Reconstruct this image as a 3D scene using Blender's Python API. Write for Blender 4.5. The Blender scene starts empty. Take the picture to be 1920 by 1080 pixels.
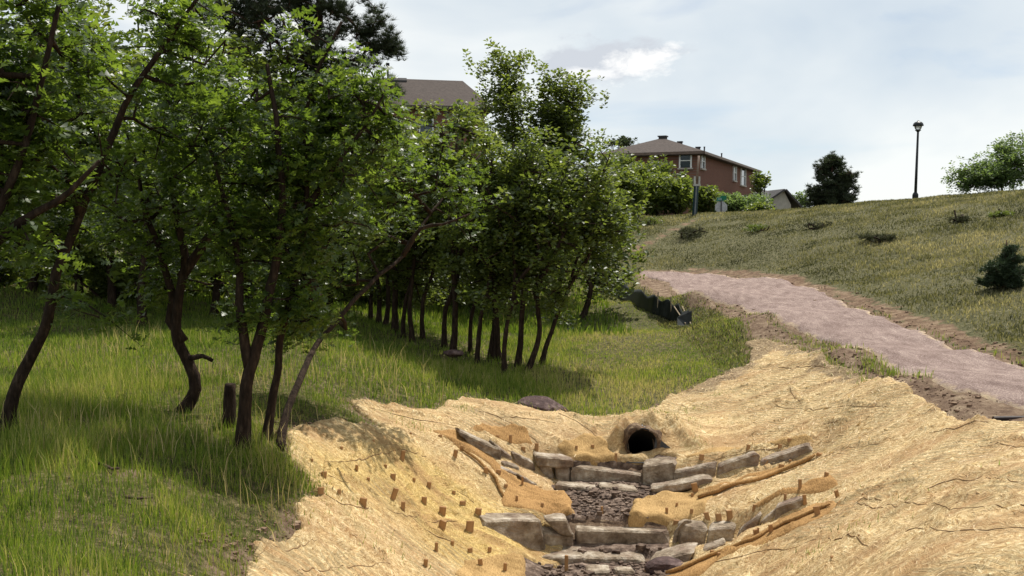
import bpy, bmesh, math, random
import numpy as np
from mathutils import Vector, Matrix

# ------------------------------------------------------------------ camera, sky, sun, exposure
F, CX, CY = 1700.0, 960.0, 540.0
TH = math.atan(130.0 / 1700.0)
CT, ST = math.cos(TH), math.sin(TH)
scene = bpy.context.scene
COL = scene.collection
cam_d = bpy.data.cameras.new('camera'); cam = bpy.data.objects.new('camera', cam_d); COL.objects.link(cam)
cam_d.sensor_width = 36.0; cam_d.lens = 36.0 * F / 1920.0
cam_d.clip_start = 0.1; cam_d.clip_end = 6000
cam.rotation_euler = (math.radians(90) - TH, 0, 0)
scene.camera = cam
SUN_EL, SUN_AZ = 62.0, 36.0          # azimuth measured from straight ahead towards the right
scene.view_settings.view_transform = 'Standard'; scene.view_settings.look = 'None'
scene.view_settings.exposure = 0.36; scene.view_settings.gamma = 1.0
scene.view_settings.use_curve_mapping = False
sd = bpy.data.lights.new('sun', 'SUN'); sd.energy = 4.9; sd.angle = math.radians(0.6); sd.color = (1.0, 0.955, 0.87)
sun = bpy.data.objects.new('sun', sd); COL.objects.link(sun)
sv = Vector((math.sin(math.radians(SUN_AZ)) * math.cos(math.radians(SUN_EL)),
             math.cos(math.radians(SUN_AZ)) * math.cos(math.radians(SUN_EL)), math.sin(math.radians(SUN_EL))))
sun.rotation_euler = sv.to_track_quat('Z', 'Y').to_euler()

def N(nt, typ, **kw):
    n = nt.nodes.new(typ)
    for k, v in kw.items():
        if k in ('op',): n.operation = v
        elif k == 'blend': n.blend_type = v
        elif k.startswith('i_'):
            n.inputs[k[2:].replace('_', ' ')].default_value = v
        else: setattr(n, k, v)
    return n
def L(nt, a, b): nt.links.new(a, b)
def ramp(nt, fac, stops, interp='LINEAR'):
    r = nt.nodes.new('ShaderNodeValToRGB'); r.color_ramp.interpolation = interp
    els = r.color_ramp.elements
    while len(els) < len(stops): els.new(0.5)
    for e, (p, c) in zip(els, stops):
        e.position = p; e.color = (c[0], c[1], c[2], 1) if hasattr(c, '__len__') else (c, c, c, 1)
    if fac is not None: L(nt, fac, r.inputs[0])
    return r
def math_n(nt, op, a, b=None, clamp=False):
    m = nt.nodes.new('ShaderNodeMath'); m.operation = op; m.use_clamp = clamp
    for i, v in enumerate((a, b)):
        if v is None: continue
        if isinstance(v, (int, float)): m.inputs[i].default_value = v
        else: L(nt, v, m.inputs[i])
    return m.outputs[0]
def mix_c(nt, fac, a, b, blend='MIX'):
    m = nt.nodes.new('ShaderNodeMix'); m.data_type = 'RGBA'; m.blend_type = blend; m.clamp_factor = True
    for i, v in ((0, fac), (6, a), (7, b)):
        if isinstance(v, (int, float)): m.inputs[i].default_value = v
        elif isinstance(v, tuple): m.inputs[i].default_value = (v[0], v[1], v[2], 1)
        else: L(nt, v, m.inputs[i])
    return m.outputs[2]
def noise_n(nt, vec, scale, detail=4.0, rough=0.55, dist=0.0):
    n = nt.nodes.new('ShaderNodeTexNoise'); n.inputs['Scale'].default_value = scale
    n.inputs['Detail'].default_value = detail; n.inputs['Roughness'].default_value = rough
    n.inputs['Distortion'].default_value = dist
    if vec is not None: L(nt, vec, n.inputs['Vector'])
    return n.outputs[0]
def mapping(nt, vec, scale=(1, 1, 1), rot=(0, 0, 0), loc=(0, 0, 0)):
    m = nt.nodes.new('ShaderNodeMapping')
    m.inputs['Scale'].default_value = scale; m.inputs['Rotation'].default_value = rot; m.inputs['Location'].default_value = loc
    L(nt, vec, m.inputs['Vector']); return m.outputs[0]

w = bpy.data.worlds.new('World'); scene.world = w; w.use_nodes = True
nt = w.node_tree; nt.nodes.clear()
wo = nt.nodes.new('ShaderNodeOutputWorld'); bg = nt.nodes.new('ShaderNodeBackground'); bg.inputs[1].default_value = 0.082
L(nt, bg.outputs[0], wo.inputs[0])
sk = nt.nodes.new('ShaderNodeTexSky'); sk.sky_type = 'NISHITA'; sk.sun_disc = False
sk.sun_elevation = math.radians(SUN_EL); sk.sun_rotation = math.radians(SUN_AZ)
sk.air_density = 1.0; sk.dust_density = 0.6; sk.ozone_density = 1.0; sk.altitude = 1900
tc = nt.nodes.new('ShaderNodeTexCoord'); gen = tc.outputs['Generated']
m1 = mapping(nt, gen, (2.0, 2.0, 7.0), (0, math.radians(8), 0), (0.3, 1.1, 0.2))
veil = noise_n(nt, m1, 1.6, 6, 0.5, 0.35)
m2 = mapping(nt, gen, (1.2, 1.2, 3.2), (0, math.radians(-10), 0), (2.3, 0.4, 1.2))
shade = noise_n(nt, m2, 1.7, 5, 0.5, 0.3)
veil_c = ramp(nt, shade, [(0.36, (5.9, 6.8, 7.7)), (0.46, (7.1, 7.8, 8.3)), (0.54, (8.1, 8.6, 8.8)), (0.62, (9.5, 9.7, 9.5))]).outputs[0]
veil_f = ramp(nt, veil, [(0.30, 0.45), (0.44, 0.90), (1.0, 1.0)]).outputs[0]
c1 = mix_c(nt, veil_f, sk.outputs[0], veil_c)
# one small bright cumulus: an ellipse of directions broken up by noise
def dirpx(px, py):
    v = Vector(((px - CX) / F, CT - (540 - py) / F * -ST * 1.0, 0))
    u = (540 - py) / F
    v = Vector(((px - CX) / F, CT + u * ST, -ST + u * CT)); return v.normalized()
def cumulus(base, px, py, sx, sz, rot, col, lo, hi, sc):
    c = dirpx(px, py)
    vm = nt.nodes.new('ShaderNodeVectorMath'); vm.operation = 'SUBTRACT'; L(nt, gen, vm.inputs[0]); vm.inputs[1].default_value = c
    mp = mapping(nt, vm.outputs[0], (1 / sx, 1 / sx, 1 / sz), (0, math.radians(rot), 0))
    mp2 = nt.nodes.new('ShaderNodeMapping'); mp2.inputs['Rotation'].default_value = (0, math.radians(rot), 0); L(nt, vm.outputs[0], mp2.inputs[0])
    sc3 = mapping(nt, mp2.outputs[0], (1 / sx, 1 / sx, 1 / sz))
    ln = nt.nodes.new('ShaderNodeVectorMath'); ln.operation = 'LENGTH'; L(nt, sc3, ln.inputs[0])
    n1 = noise_n(nt, mapping(nt, gen, (1, 1, 1.9)), sc, 8, 0.62, 0.25)
    v = math_n(nt, 'SUBTRACT', math_n(nt, 'MULTIPLY', n1, 2.6), ln.outputs['Value'])
    f = ramp(nt, v, [(lo, 0.0), (hi, 1.0)]).outputs[0]
    return mix_c(nt, f, base, col)
c2 = cumulus(c1, 1120, 112, 0.085, 0.026, 6, (6.3, 6.7, 7.3), 0.35, 0.8, 14)
c3 = cumulus(c2, 1205, 120, 0.060, 0.019, 12, (10.2, 10.2, 10.1), 0.45, 0.95, 24)
c3 = cumulus(c3, 1120, 140, 0.05, 0.010, 2, (9.3, 9.4, 9.5), 0.5, 1.1, 26)
L(nt, c3, bg.inputs[0])

# ------------------------------------------------------------------ geometry of the view and small numpy tools
def P(px, py, D):
    u = (540 - py) / F; y = CT + u * ST
    return np.array([(px - CX) / F * D / y, D, (-ST + u * CT) * D / y])
def proj(x, y, z):
    d = y * CT - z * ST; u = y * ST + z * CT
    return CX + F * x / d, 540 - F * u / d
def hash2(ix, iy, seed):
    h = (ix.astype(np.int64) * 374761393 + iy.astype(np.int64) * 668265263 + seed * 1442695041) & 0xffffffff
    h = ((h ^ (h >> 13)) * 1274126177) & 0xffffffff
    return ((h ^ (h >> 16)) & 0xffff) / 65535.0
def vnoise(x, y, seed=0):
    x = np.asarray(x, float); y = np.asarray(y, float)
    ix = np.floor(x); iy = np.floor(y); fx = x - ix; fy = y - iy
    fx = fx * fx * (3 - 2 * fx); fy = fy * fy * (3 - 2 * fy)
    a = hash2(ix, iy, seed); b = hash2(ix + 1, iy, seed); c = hash2(ix, iy + 1, seed); d = hash2(ix + 1, iy + 1, seed)
    return (a + (b - a) * fx) * (1 - fy) + (c + (d - c) * fx) * fy - 0.5
def fbm(x, y, sc, octv=3, seed=0):
    s = 0; a = 1.0
    for o in range(octv):
        s = s + a * vnoise(x * sc * 2 ** o + 17.3 * o, y * sc * 2 ** o - 9.1 * o, seed + o); a *= 0.5
    return s
def sstep(a, b, v):
    t = np.clip((v - a) / (b - a), 0, 1); return t * t * (3 - 2 * t)

# control points of the ground: (pixel x, pixel y, distance ahead in metres)
CP = [
 # left lawn
 (20,800,8.8),(200,1080,4.7),(10,1060,4.8),(200,900,6.9),(0,900,6.6),(340,770,10.3),(455,830,9.1),(520,830,9.2),(345,900,7.4),
 (400,1000,6.4),(200,700,12.5),(0,700,12.2),(400,700,12.8),(550,760,11.2),(640,690,14.2),(200,600,19),(0,600,18),(400,610,19),(560,640,17),
 (200,530,27),(400,545,28),(640,580,23),(0,530,26),
 # left straw bank
 (560,830,9.5),(650,750,12.6),(830,750,14),(760,790,12.6),(1020,770,14.5),(1100,785,14.3),(700,830,10.9),
 (620,880,9.6),(600,925,8.9),(700,935,9.8),(700,1000,8.8),(850,1040,9.9),(600,1050,7.6),(700,1080,7.9),(450,1060,6.2),(560,960,8.0),
 (870,785,13.2),(960,800,13.4),(1060,835,13.15),(1130,845,13.25),(750,860,11.1),(830,900,11.5),(900,855,12.4),(960,895,12.3),(1010,925,12.25),
 (820,965,10.7),(900,965,11.2),(940,840,12.9),(1000,860,12.9),(1000,945,11.8),(960,1045,10.2),(900,1075,9.8),
 # behind the culvert and the grass bowl
 (1205,794,13.62),(1260,788,14.0),(1150,795,14.1),(1200,770,15.0),(1150,700,18),(1000,700,17),(945,702,17),(800,680,17.4),(780,630,20),(900,690,17.2),(1010,680,17.6),
 (1150,620,23.5),(1250,660,20),(1270,603,25),(1180,560,30),(1300,690,17.4),(1390,650,19.2),(1000,640,21),(1000,600,26),(850,600,26),(700,650,16.8),
 # path
 (1430,592,20.6),(1300,548,25.5),(1210,517,34),(1560,655,15.6),(1700,712,12.6),(1900,765,10.7),(1920,690,13.6),(1800,655,15.8),(1700,620,17.6),(1600,578,21.5),(1500,540,27.5),(1400,522,32),(1300,516,34.5),
 # right straw bank
 (1300,790,14.5),(1300,845,13.2),(1400,855,12.9),(1520,840,12.4),(1530,770,13.6),(1410,700,17),(1500,690,15.6),(1640,730,12.7),(1300,940,12),(1400,925,11.7),
 (1500,890,11.6),(1600,890,10.7),(1400,1000,10.35),(1560,940,10),(1400,1060,9.0),(1250,1080,10),(1550,1060,7.3),(1700,900,9.2),(1700,800,11.2),
 (1700,1060,6.0),(1850,900,7.6),(1880,1060,5.3),(1800,760,10.9),(1330,1040,9.9),
 # right hill
 (1920,640,14.8),(1800,605,17.4),(1650,560,21.5),(1500,515,29),(1920,520,20.5),(1750,500,25),(1920,430,28),(1600,450,32),(1400,450,37),(1250,470,39),(1200,490,37),
 (1920,362,36),(1750,374,40),(1600,383,43),(1500,392,45),(1400,400,46),(1300,402,48),(1190,408,50),(1300,430,42),(1750,430,31),
]
WP = [  # plain world points
 (0,0,-1.75),(3,-2,-1.8),(-5,-5,-1.6),(6,-5,-1.9),(4,2,-1.95),(3,3.5,-2.0),(10,3,-1.9),(14,8,-1.4),(20,14,-0.3),(-8,3,-1.7),(-12,10,-1.8),(-3,3.5,-1.9),(-1.5,4,-2.1),
 (1.2,8.7,-4.2),(1.1,7,-4.1),(0.9,5.2,-3.5),(0.8,3.5,-2.6),
 (-20,30,-.2),(-12,22,-1.3),(-30,60,5.5),(-16,50,3.2),(-5,70,3.2),(-4,45,-.8),(3,60,0.2),(8,80,-.3),(-12,75,5.0),(13,60,-.7),(20,85,-.9),(30,75,-.3),(25,60,.6),(38,55,1.2),(45,40,2.6),(30,30,2.0),
 (60,60,1.2),(60,120,-2),(0,110,0),(-60,100,6),(120,100,0),(100,30,3),(-60,20,1),(-60,-40,-1),(60,-40,-2),(0,-60,-2),(0,200,-3),(200,200,-2),(-200,200,3),(-200,0,2),(200,0,0),(0,-200,-2),
 (0,2000,0),(2000,2000,0),(-2000,2000,0),(2000,0,0),(-2000,0,0),(0,-2000,0),(6,50,0.3),(0,33,-1.9),(-6,33,-1.7),
]
pts = np.array([P(*c) for c in CP] + [np.array(p, float) for p in WP])
# bed of the channel: three levels held up by the stone steps
for (yy, zz) in ((10.35, -4.09), (10.8, -4.05), (11.3, -3.80), (11.9, -3.79), (12.5, -3.78), (13.0, -3.52), (13.25, -3.50)):
    for xx in (0.9, 1.35, 1.75): pts = np.vstack([pts, [xx + (0.25 if yy > 13 else 0), yy, zz]])
ST_REAR = [
    (((1070, 878), (1206, 886), (1204, 910), (1070, 904)), 12.80, 12.80, .24),
    (((1204, 870), (1268, 868), (1262, 907), (1206, 908)), 12.72, 12.62, .34),
    (((1262, 880), (1342, 874), (1340, 903), (1260, 906)), 12.62, 12.50, .26),
    (((1342, 867), (1424, 854), (1424, 886), (1342, 902)), 12.50, 12.40, .22),
    (((1424, 855), (1524, 842), (1524, 853), (1424, 884)), 12.40, 12.30, .18),
    (((1014, 872), (1038, 873), (1038, 905), (1016, 905)), 12.78, 12.80, .22),
    (((1040, 872), (1069, 874), (1067, 905), (1042, 905)), 12.80, 12.82, .22),
    (((1004, 857), (1076, 860), (1074, 872), (1006, 869)), 12.70, 12.76, .26),
    (((968, 856), (1006, 862), (1008, 900), (970, 890)), 12.62, 12.72, .22),
    (((930, 838), (968, 852), (968, 888), (934, 870)), 12.52, 12.62, .22),
    (((852, 816), (944, 834), (934, 868), (900, 852)), 12.35, 12.50, .24),
    (((942, 868), (975, 872), (974, 882), (944, 878)), 12.35, 12.42, .16),
    (((940, 880), (976, 886), (976, 895), (944, 891)), 12.22, 12.30, .20),
    (((976, 896), (1012, 903), (1012, 914), (982, 912)), 12.20, 12.35, .22),
    (((1218, 908), (1336, 899), (1336, 908), (1222, 918)), 12.18, 12.05, .22),
    (((1040, 910), (1122, 914), (1122, 921), (1042, 916)), 12.38, 12.42, .24),
    (((1124, 915), (1196, 917), (1196, 925), (1126, 922)), 12.34, 12.36, .26),
]
ST_FRONT = [
    (((1080, 994), (1256, 997), (1260, 1030), (1082, 1028)), 11.10, 11.10, .26),
    (((1256, 992), (1270, 985), (1268, 1024), (1262, 1030)), 11.12, 11.02, .22),
    (((1272, 986), (1326, 988), (1322, 1031), (1272, 1033)), 10.98, 10.92, .30),
    (((1328, 988), (1378, 989), (1374, 1018), (1328, 1028)), 10.90, 10.80, .30),
    (((1378, 990), (1422, 975), (1420, 1001), (1378, 1016)), 10.80, 10.70, .28),
    (((1420, 968), (1454, 956), (1452, 980), (1422, 990)), 10.72, 10.62, .30),
    (((1452, 946), (1506, 941), (1504, 960), (1454, 972)), 10.58, 10.45, .22),
    (((1506, 942), (1566, 932), (1562, 940), (1506, 954)), 10.45, 10.3, .18),
    (((1312, 1028), (1356, 1022), (1358, 1036), (1314, 1046)), 10.45, 10.40, .22),
    (((1018, 998), (1078, 1002), (1080, 1028), (1024, 1030)), 10.98, 11.05, .26),
    (((888, 980), (1014, 974), (1024, 1029), (982, 1034)), 10.70, 10.92, .34),
]
ST_LOW = [
    (((1000, 1044), (1094, 1044), (1096, 1056), (1004, 1054)), 10.74, 10.70, .38),
    (((1094, 1045), (1212, 1047), (1212, 1062), (1096, 1060)), 10.70, 10.68, .38),
    (((1214, 1044), (1302, 1040), (1290, 1058), (1216, 1064)), 10.60, 10.40, .40),
    (((1100, 1071), (1148, 1070), (1148, 1082), (1102, 1082)), 10.25, 10.25, .22),
    (((1154, 1071), (1190, 1072), (1190, 1082), (1154, 1082)), 10.25, 10.24, .20),
]

for tab in (ST_REAR, ST_FRONT, ST_LOW[:1]):
    for q, dl, dr, th in tab:
        for i0, i1, DD_ in ((0, 3, dl), (1, 2, dr)):
            wdt = np.sign((q[0][0] + q[1][0]) / 2 - q[i0][0])
            t_, b_ = P(q[i0][0] + 6 * wdt, q[i0][1], DD_), P(q[i1][0] + 6 * wdt, q[i1][1], DD_)
            pts = np.vstack([pts, b_ + (0, -.04, -.06), t_ + (0, th * .9, -.03)])
A = np.sqrt(((pts[:, None, :2] - pts[None, :, :2]) ** 2).sum(-1) + 0.04)
npt = len(pts)
M = np.zeros((npt + 3, npt + 3)); M[:npt, :npt] = A - np.eye(npt) * 0.04
M[:npt, npt] = 1; M[:npt, npt + 1:] = pts[:, :2]; M[npt:, :npt] = M[:npt, npt:].T
rhs = np.zeros(npt + 3); rhs[:npt] = pts[:, 2]
W = np.linalg.solve(M, rhs)
def rbf(x, y):
    sh = x.shape; x = x.ravel(); y = y.ravel(); out = np.empty(len(x))
    for i in range(0, len(x), 20000):
        xs, ys = x[i:i + 20000], y[i:i + 20000]
        out[i:i + 20000] = np.sqrt((xs[:, None] - pts[:, 0]) ** 2 + (ys[:, None] - pts[:, 1]) ** 2 + 0.04) @ W[:npt] + W[npt] + W[npt + 1] * xs + W[npt + 2] * ys
    return out.reshape(sh)
def bed_step(y): return -4.17 + 0.10 * sstep(10.8, 10.9, y) + 0.27 * sstep(11.2, 11.3, y) + 0.28 * sstep(12.9, 13.0, y)
def bed_mask(x, y):
    xc = 1.33 + 0.5 * sstep(12.9, 13.4, y) - 0.02
    hw = 0.58 - 0.25 * sstep(12.9, 13.3, y)
    return sstep(hw + 0.25, hw - 0.02, np.abs(x - xc)) * sstep(10.0, 10.3, y) * sstep(13.36, 13.28, y)
class G:
    def __init__(s, x0, x1, y0, y1, st, fn):
        s.x0, s.y0, s.st = x0, y0, st
        s.xs = np.arange(x0, x1 + st, st); s.ys = np.arange(y0, y1 + st, st)
        X, Y = np.meshgrid(s.xs, s.ys); s.Z = fn(X, Y)
    def __call__(s, x, y):
        fx = np.clip((x - s.x0) / s.st, 0, len(s.xs) - 1.001); fy = np.clip((y - s.y0) / s.st, 0, len(s.ys) - 1.001)
        ix = fx.astype(int); iy = fy.astype(int); fx = fx - ix; fy = fy - iy; Z = s.Z
        return (Z[iy, ix] * (1 - fx) + Z[iy, ix + 1] * fx) * (1 - fy) + (Z[iy + 1, ix] * (1 - fx) + Z[iy + 1, ix + 1] * fx) * fy
def near_fn(X, Y): return rbf(X, Y)
Gn = G(-9, 14, 2, 27, 0.1, near_fn)
Gm = G(-60, 80, -20, 120, 0.8, near_fn)
def H(x, y):
    x = np.atleast_1d(np.asarray(x, float)); y = np.atleast_1d(np.asarray(y, float))
    zn = Gn(x, y); zm = Gm(x, y)
    e = np.minimum(np.minimum(x + 9, 14 - x), np.minimum(y - 2, 27 - y)); t = sstep(0, 1.5, e)
    z = zm + (zn - zm) * t
    z = z + fbm(x, y, 0.9, 3, 5) * 0.07 * (0.4 + sstep(2, 8, np.abs(y - 12)))
    m = bed_mask(x, y)
    return z * (1 - m) + (bed_step(y) + fbm(x, y, 4, 3, 9) * 0.06) * m
DD = np.geomspace(3.0, 110, 1500)
def hit(px, py, h=None):
    h = h or H
    u = (540 - py) / F; yy = CT + u * ST
    xs = (px - CX) / F * DD / yy; zs = (-ST + u * CT) * DD / yy
    g = zs - h(xs, DD)
    k = np.where(g < 0)[0]
    if len(k) == 0: return np.array([xs[-1], DD[-1], float(h(xs[-1], DD[-1])[0])])
    k = max(1, k[0]); t = g[k - 1] / (g[k - 1] - g[k] + 1e-9)
    D = DD[k - 1] + (DD[k] - DD[k - 1]) * t
    return np.array([(px - CX) / F * D / yy, D, (-ST + u * CT) * D / yy])
def world_poly(pp): return np.array([hit(px, py)[:2] for px, py in pp])
def sdf(x, y, poly):
    """signed distance in metres, positive inside"""
    d = np.full(x.shape, 1e9); ins = np.zeros(x.shape, bool)
    n = len(poly)
    for i in range(n):
        ax, ay = poly[i]; bx, by = poly[(i + 1) % n]
        ex, ey = bx - ax, by - ay; wx, wy = x - ax, y - ay
        t = np.clip((wx * ex + wy * ey) / (ex * ex + ey * ey + 1e-12), 0, 1)
        d = np.minimum(d, (wx - ex * t) ** 2 + (wy - ey * t) ** 2)
        c = ((ay <= y) & (by > y)) | ((by <= y) & (ay > y))
        with np.errstate(divide='ignore', invalid='ignore'):
            xi = ax + (y - ay) / (by - ay) * ex if by != ay else np.full(x.shape, 1e9)
        ins ^= c & (x < xi)
    d = np.sqrt(d); return np.where(ins, d, -d)
def line_d(x, y, pl):
    d = np.full(x.shape, 1e9); s = np.zeros(x.shape); t0 = np.zeros(x.shape); side = np.zeros(x.shape); n = len(pl) - 1
    for i in range(n):
        ax, ay = pl[i]; bx, by = pl[i + 1]; ex, ey = bx - ax, by - ay; wx, wy = x - ax, y - ay
        t = np.clip((wx * ex + wy * ey) / (ex * ex + ey * ey + 1e-12), 0, 1)
        dd = np.hypot(wx - ex * t, wy - ey * t); k = dd < d
        d = np.where(k, dd, d); t0 = np.where(k, (i + t) / n, t0); side = np.where(k, np.sign(ex * wy - ey * wx), side)
    return d, t0, side

def mesh_np(name, V, Fc, mat=None, smooth=False):
    me = bpy.data.meshes.new(name); V = np.asarray(V, np.float32); Fc = np.asarray(Fc, np.int32)
    k = Fc.shape[1]
    me.vertices.add(len(V)); me.vertices.foreach_set('co', V.ravel())
    me.loops.add(Fc.size); me.loops.foreach_set('vertex_index', Fc.ravel())
    me.polygons.add(len(Fc)); me.polygons.foreach_set('loop_start', np.arange(0, Fc.size, k, dtype=np.int32))
    if smooth: me.polygons.foreach_set('use_smooth', np.ones(len(Fc), bool))
    me.update(calc_edges=True)
    if mat: me.materials.append(mat)
    return me
def set_col(me, name, arr):
    a = me.color_attributes.new(name, 'FLOAT_COLOR', 'POINT')
    b = np.ones((len(arr), 4), np.float32); arr = np.asarray(arr)
    b[:, :arr.shape[1]] = arr; a.data.foreach_set('color', b.ravel())
def link(name, me, parent=None, label=None, cat=None, group=None, kind=None, loc=None):
    o = bpy.data.objects.new(name, me); COL.objects.link(o)
    if parent is not None: o.parent = parent
    if loc is not None: o.location = loc
    if label: o['label'] = label
    if cat: o['category'] = cat
    if group: o['group'] = group
    if kind: o['kind'] = kind
    return o
def empty(name, loc, label, cat, group=None, rz=0):
    o = link(name, None, None, label, cat, group, None, loc); o.rotation_euler = (0, 0, rz); o.empty_display_size = 0.2
    bpy.context.view_layer.update() if False else None
    return o
def child(name, V, Fc, mat, par, smooth=False):
    """V in world coordinates; stored relative to an unrotated parent"""
    off = np.zeros(3); q = par
    while q is not None: off = off + np.array(q.location); q = q.parent
    return link(name, mesh_np(name, np.asarray(V) - off, Fc, mat, smooth), par)

# ------------------------------------------------------------------ materials
def new_mat(name):
    m = bpy.data.materials.new(name); m.use_nodes = True; nt = m.node_tree; nt.nodes.clear()
    out = nt.nodes.new('ShaderNodeOutputMaterial'); return m, nt, out
def principled(nt, out, rough=0.9, spec=0.2):
    b = nt.nodes.new('ShaderNodeBsdfPrincipled'); b.inputs['Roughness'].default_value = rough
    b.inputs['Specular IOR Level'].default_value = spec; L(nt, b.outputs[0], out.inputs[0]); return b
def bump(nt, h, strength, dist, bsdf, prev=None):
    b = nt.nodes.new('ShaderNodeBump'); b.inputs['Strength'].default_value = strength; b.inputs['Distance'].default_value = dist
    L(nt, h, b.inputs['Height'])
    if prev is not None: L(nt, prev, b.inputs['Normal'])
    L(nt, b.outputs[0], bsdf.inputs['Normal']); return b.outputs[0]
def coords(nt): return nt.nodes.new('ShaderNodeNewGeometry').outputs['Position']
def simple_mat(name, stops, scale, rough=0.85, spec=0.2, bs=0.5, bd=0.01, stretch=(1, 1, 1), detail=6):
    m, nt, out = new_mat(name); b = principled(nt, out, rough, spec)
    tcn = nt.nodes.new('ShaderNodeTexCoord'); v = mapping(nt, tcn.outputs['Object'], stretch)
    n = noise_n(nt, v, scale, detail, 0.62)
    L(nt, ramp(nt, n, stops).outputs[0], b.inputs['Base Color'])
    if bs: bump(nt, noise_n(nt, v, scale * 2.3, detail, 0.65), bs, bd, b)
    return m
def leaf_mat(name, c_lo, c_hi, t_lo, t_hi, tfac=0.45, rough=0.42, spec=0.45):
    m, nt, out = new_mat(name)
    g = nt.nodes.new('ShaderNodeNewGeometry'); r = g.outputs['Random Per Island']
    cl = noise_n(nt, g.outputs['Position'], 1.3, 2)
    f = math_n(nt, 'ADD', math_n(nt, 'MULTIPLY', r, 0.6), math_n(nt, 'MULTIPLY', math_n(nt, 'SUBTRACT', cl, 0.3), 1.0), True)
    b = nt.nodes.new('ShaderNodeBsdfPrincipled'); b.inputs['Roughness'].default_value = rough; b.inputs['Specular IOR Level'].default_value = spec
    L(nt, mix_c(nt, f, c_lo, c_hi), b.inputs['Base Color'])
    t = nt.nodes.new('ShaderNodeBsdfTranslucent'); L(nt, mix_c(nt, f, t_lo, t_hi), t.inputs[0])
    mx = nt.nodes.new('ShaderNodeMixShader'); mx.inputs[0].default_value = tfac
    L(nt, b.outputs[0], mx.inputs[1]); L(nt, t.outputs[0], mx.inputs[2]); L(nt, mx.outputs[0], out.inputs[0])
    return m
M_leaf = leaf_mat('oak_leaf', (.022, .042, .010), (.054, .090, .018), (.08, .15, .012), (.30, .41, .04), 0.42, 0.42, 0.45)
M_leaf_far = leaf_mat('grove_leaf', (.034, .052, .013), (.082, .108, .028), (.11, .17, .018), (.34, .40, .055), 0.4, 0.42, 0.45)
M_leaf_pale = leaf_mat('pale_leaf', (.07, .11, .04), (.12, .17, .07), (.2, .3, .06), (.3, .4, .1), 0.4, 0.5, 0.3)
M_needle = leaf_mat('pine_needle', (.022, .030, .016), (.048, .062, .03), (.04, .06, .02), (.09, .12, .04), 0.25, 0.5, 0.3)
M_needle_blue = leaf_mat('spruce_needle', (.02, .034, .016), (.05, .075, .035), (.04, .07, .02), (.06, .1, .03), 0.2, 0.5, 0.3)
M_bark = simple_mat('oak_bark', [(.3, (.012, .008, .006)), (.55, (.036, .024, .017)), (.75, (.085, .06, .042))], 22, 0.95, 0.1, 0.9, 0.02, (1, 1, .28))
M_bark_red = simple_mat('pine_bark', [(.3, (.03, .017, .013)), (.7, (.13, .07, .05))], 12, 0.95, 0.1, 0.9, 0.02, (1, 1, .3))
def blade_mat(name, tfac=0.4):
    m, nt, out = new_mat(name)
    a = nt.nodes.new('ShaderNodeVertexColor'); a.layer_name = 'Col'
    b = principled(nt, out, 0.55, 0.3); L(nt, a.outputs[0], b.inputs['Base Color'])
    t = nt.nodes.new('ShaderNodeBsdfTranslucent'); L(nt, mix_c(nt, 1.0, a.outputs[0], (2.0, 1.9, 1.2), 'MULTIPLY'), t.inputs[0])
    mx = nt.nodes.new('ShaderNodeMixShader'); mx.inputs[0].default_value = tfac
    L(nt, b.outputs[0], mx.inputs[1]); L(nt, t.outputs[0], mx.inputs[2]); L(nt, mx.outputs[0], out.inputs[0]); return m
M_blade = blade_mat('grass_blade')
M_straw_fibre = blade_mat('straw_fibre', 0.15)

# ground material: earth under the grass, driven by the zone attribute (R dirt, G trail, B dry)
def ground_mat():
    m, nt, out = new_mat('ground_soil'); b = principled(nt, out, 0.95, 0.1)
    p = coords(nt); a = nt.nodes.new('ShaderNodeVertexColor'); a.layer_name = 'Zone'
    sp = nt.nodes.new('ShaderNodeSeparateColor'); L(nt, a.outputs[0], sp.inputs[0])
    n1 = noise_n(nt, p, 9.0, 9, 0.82); n2 = noise_n(nt, p, 0.5, 5, 0.6)
    green = ramp(nt, n1, [(.36, (.018, .018, .008)), (.47, (.062, .058, .022)), (.55, (.12, .10, .045)), (.64, (.24, .19, .105))]).outputs[0]
    dry = ramp(nt, n1, [(.36, (.030, .030, .014)), (.5, (.085, .082, .038)), (.64, (.18, .155, .09))]).outputs[0]
    dirt = ramp(nt, noise_n(nt, p, 5, 9, 0.75), [(.3, (.055, .030, .020)), (.5, (.17, .115, .078)), (.7, (.34, .26, .175))]).outputs[0]
    red = ramp(nt, noise_n(nt, p, 4, 8, 0.7), [(.3, (.06, .032, .022)), (.5, (.17, .105, .07)), (.7, (.34, .25, .165))]).outputs[0]
    c = mix_c(nt, sp.outputs[2], green, dry)
    nn = math_n(nt, 'MULTIPLY', math_n(nt, 'SUBTRACT', noise_n(nt, p, 3.5, 5, .7), 0.5), 1.6)
    fd = ramp(nt, math_n(nt, 'ADD', sp.outputs[0], nn), [(.4, 0.0), (.62, 1.0)]).outputs[0]
    fr = ramp(nt, math_n(nt, 'ADD', sp.outputs[1], nn), [(.45, 0.0), (.7, .85)]).outputs[0]
    c = mix_c(nt, fd, c, dirt); c = mix_c(nt, fr, c, red)
    L(nt, c, b.inputs['Base Color'])
    bump(nt, noise_n(nt, p, 9, 9, 0.75), 0.9, 0.06, b); return m
M_ground = ground_mat()

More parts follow.
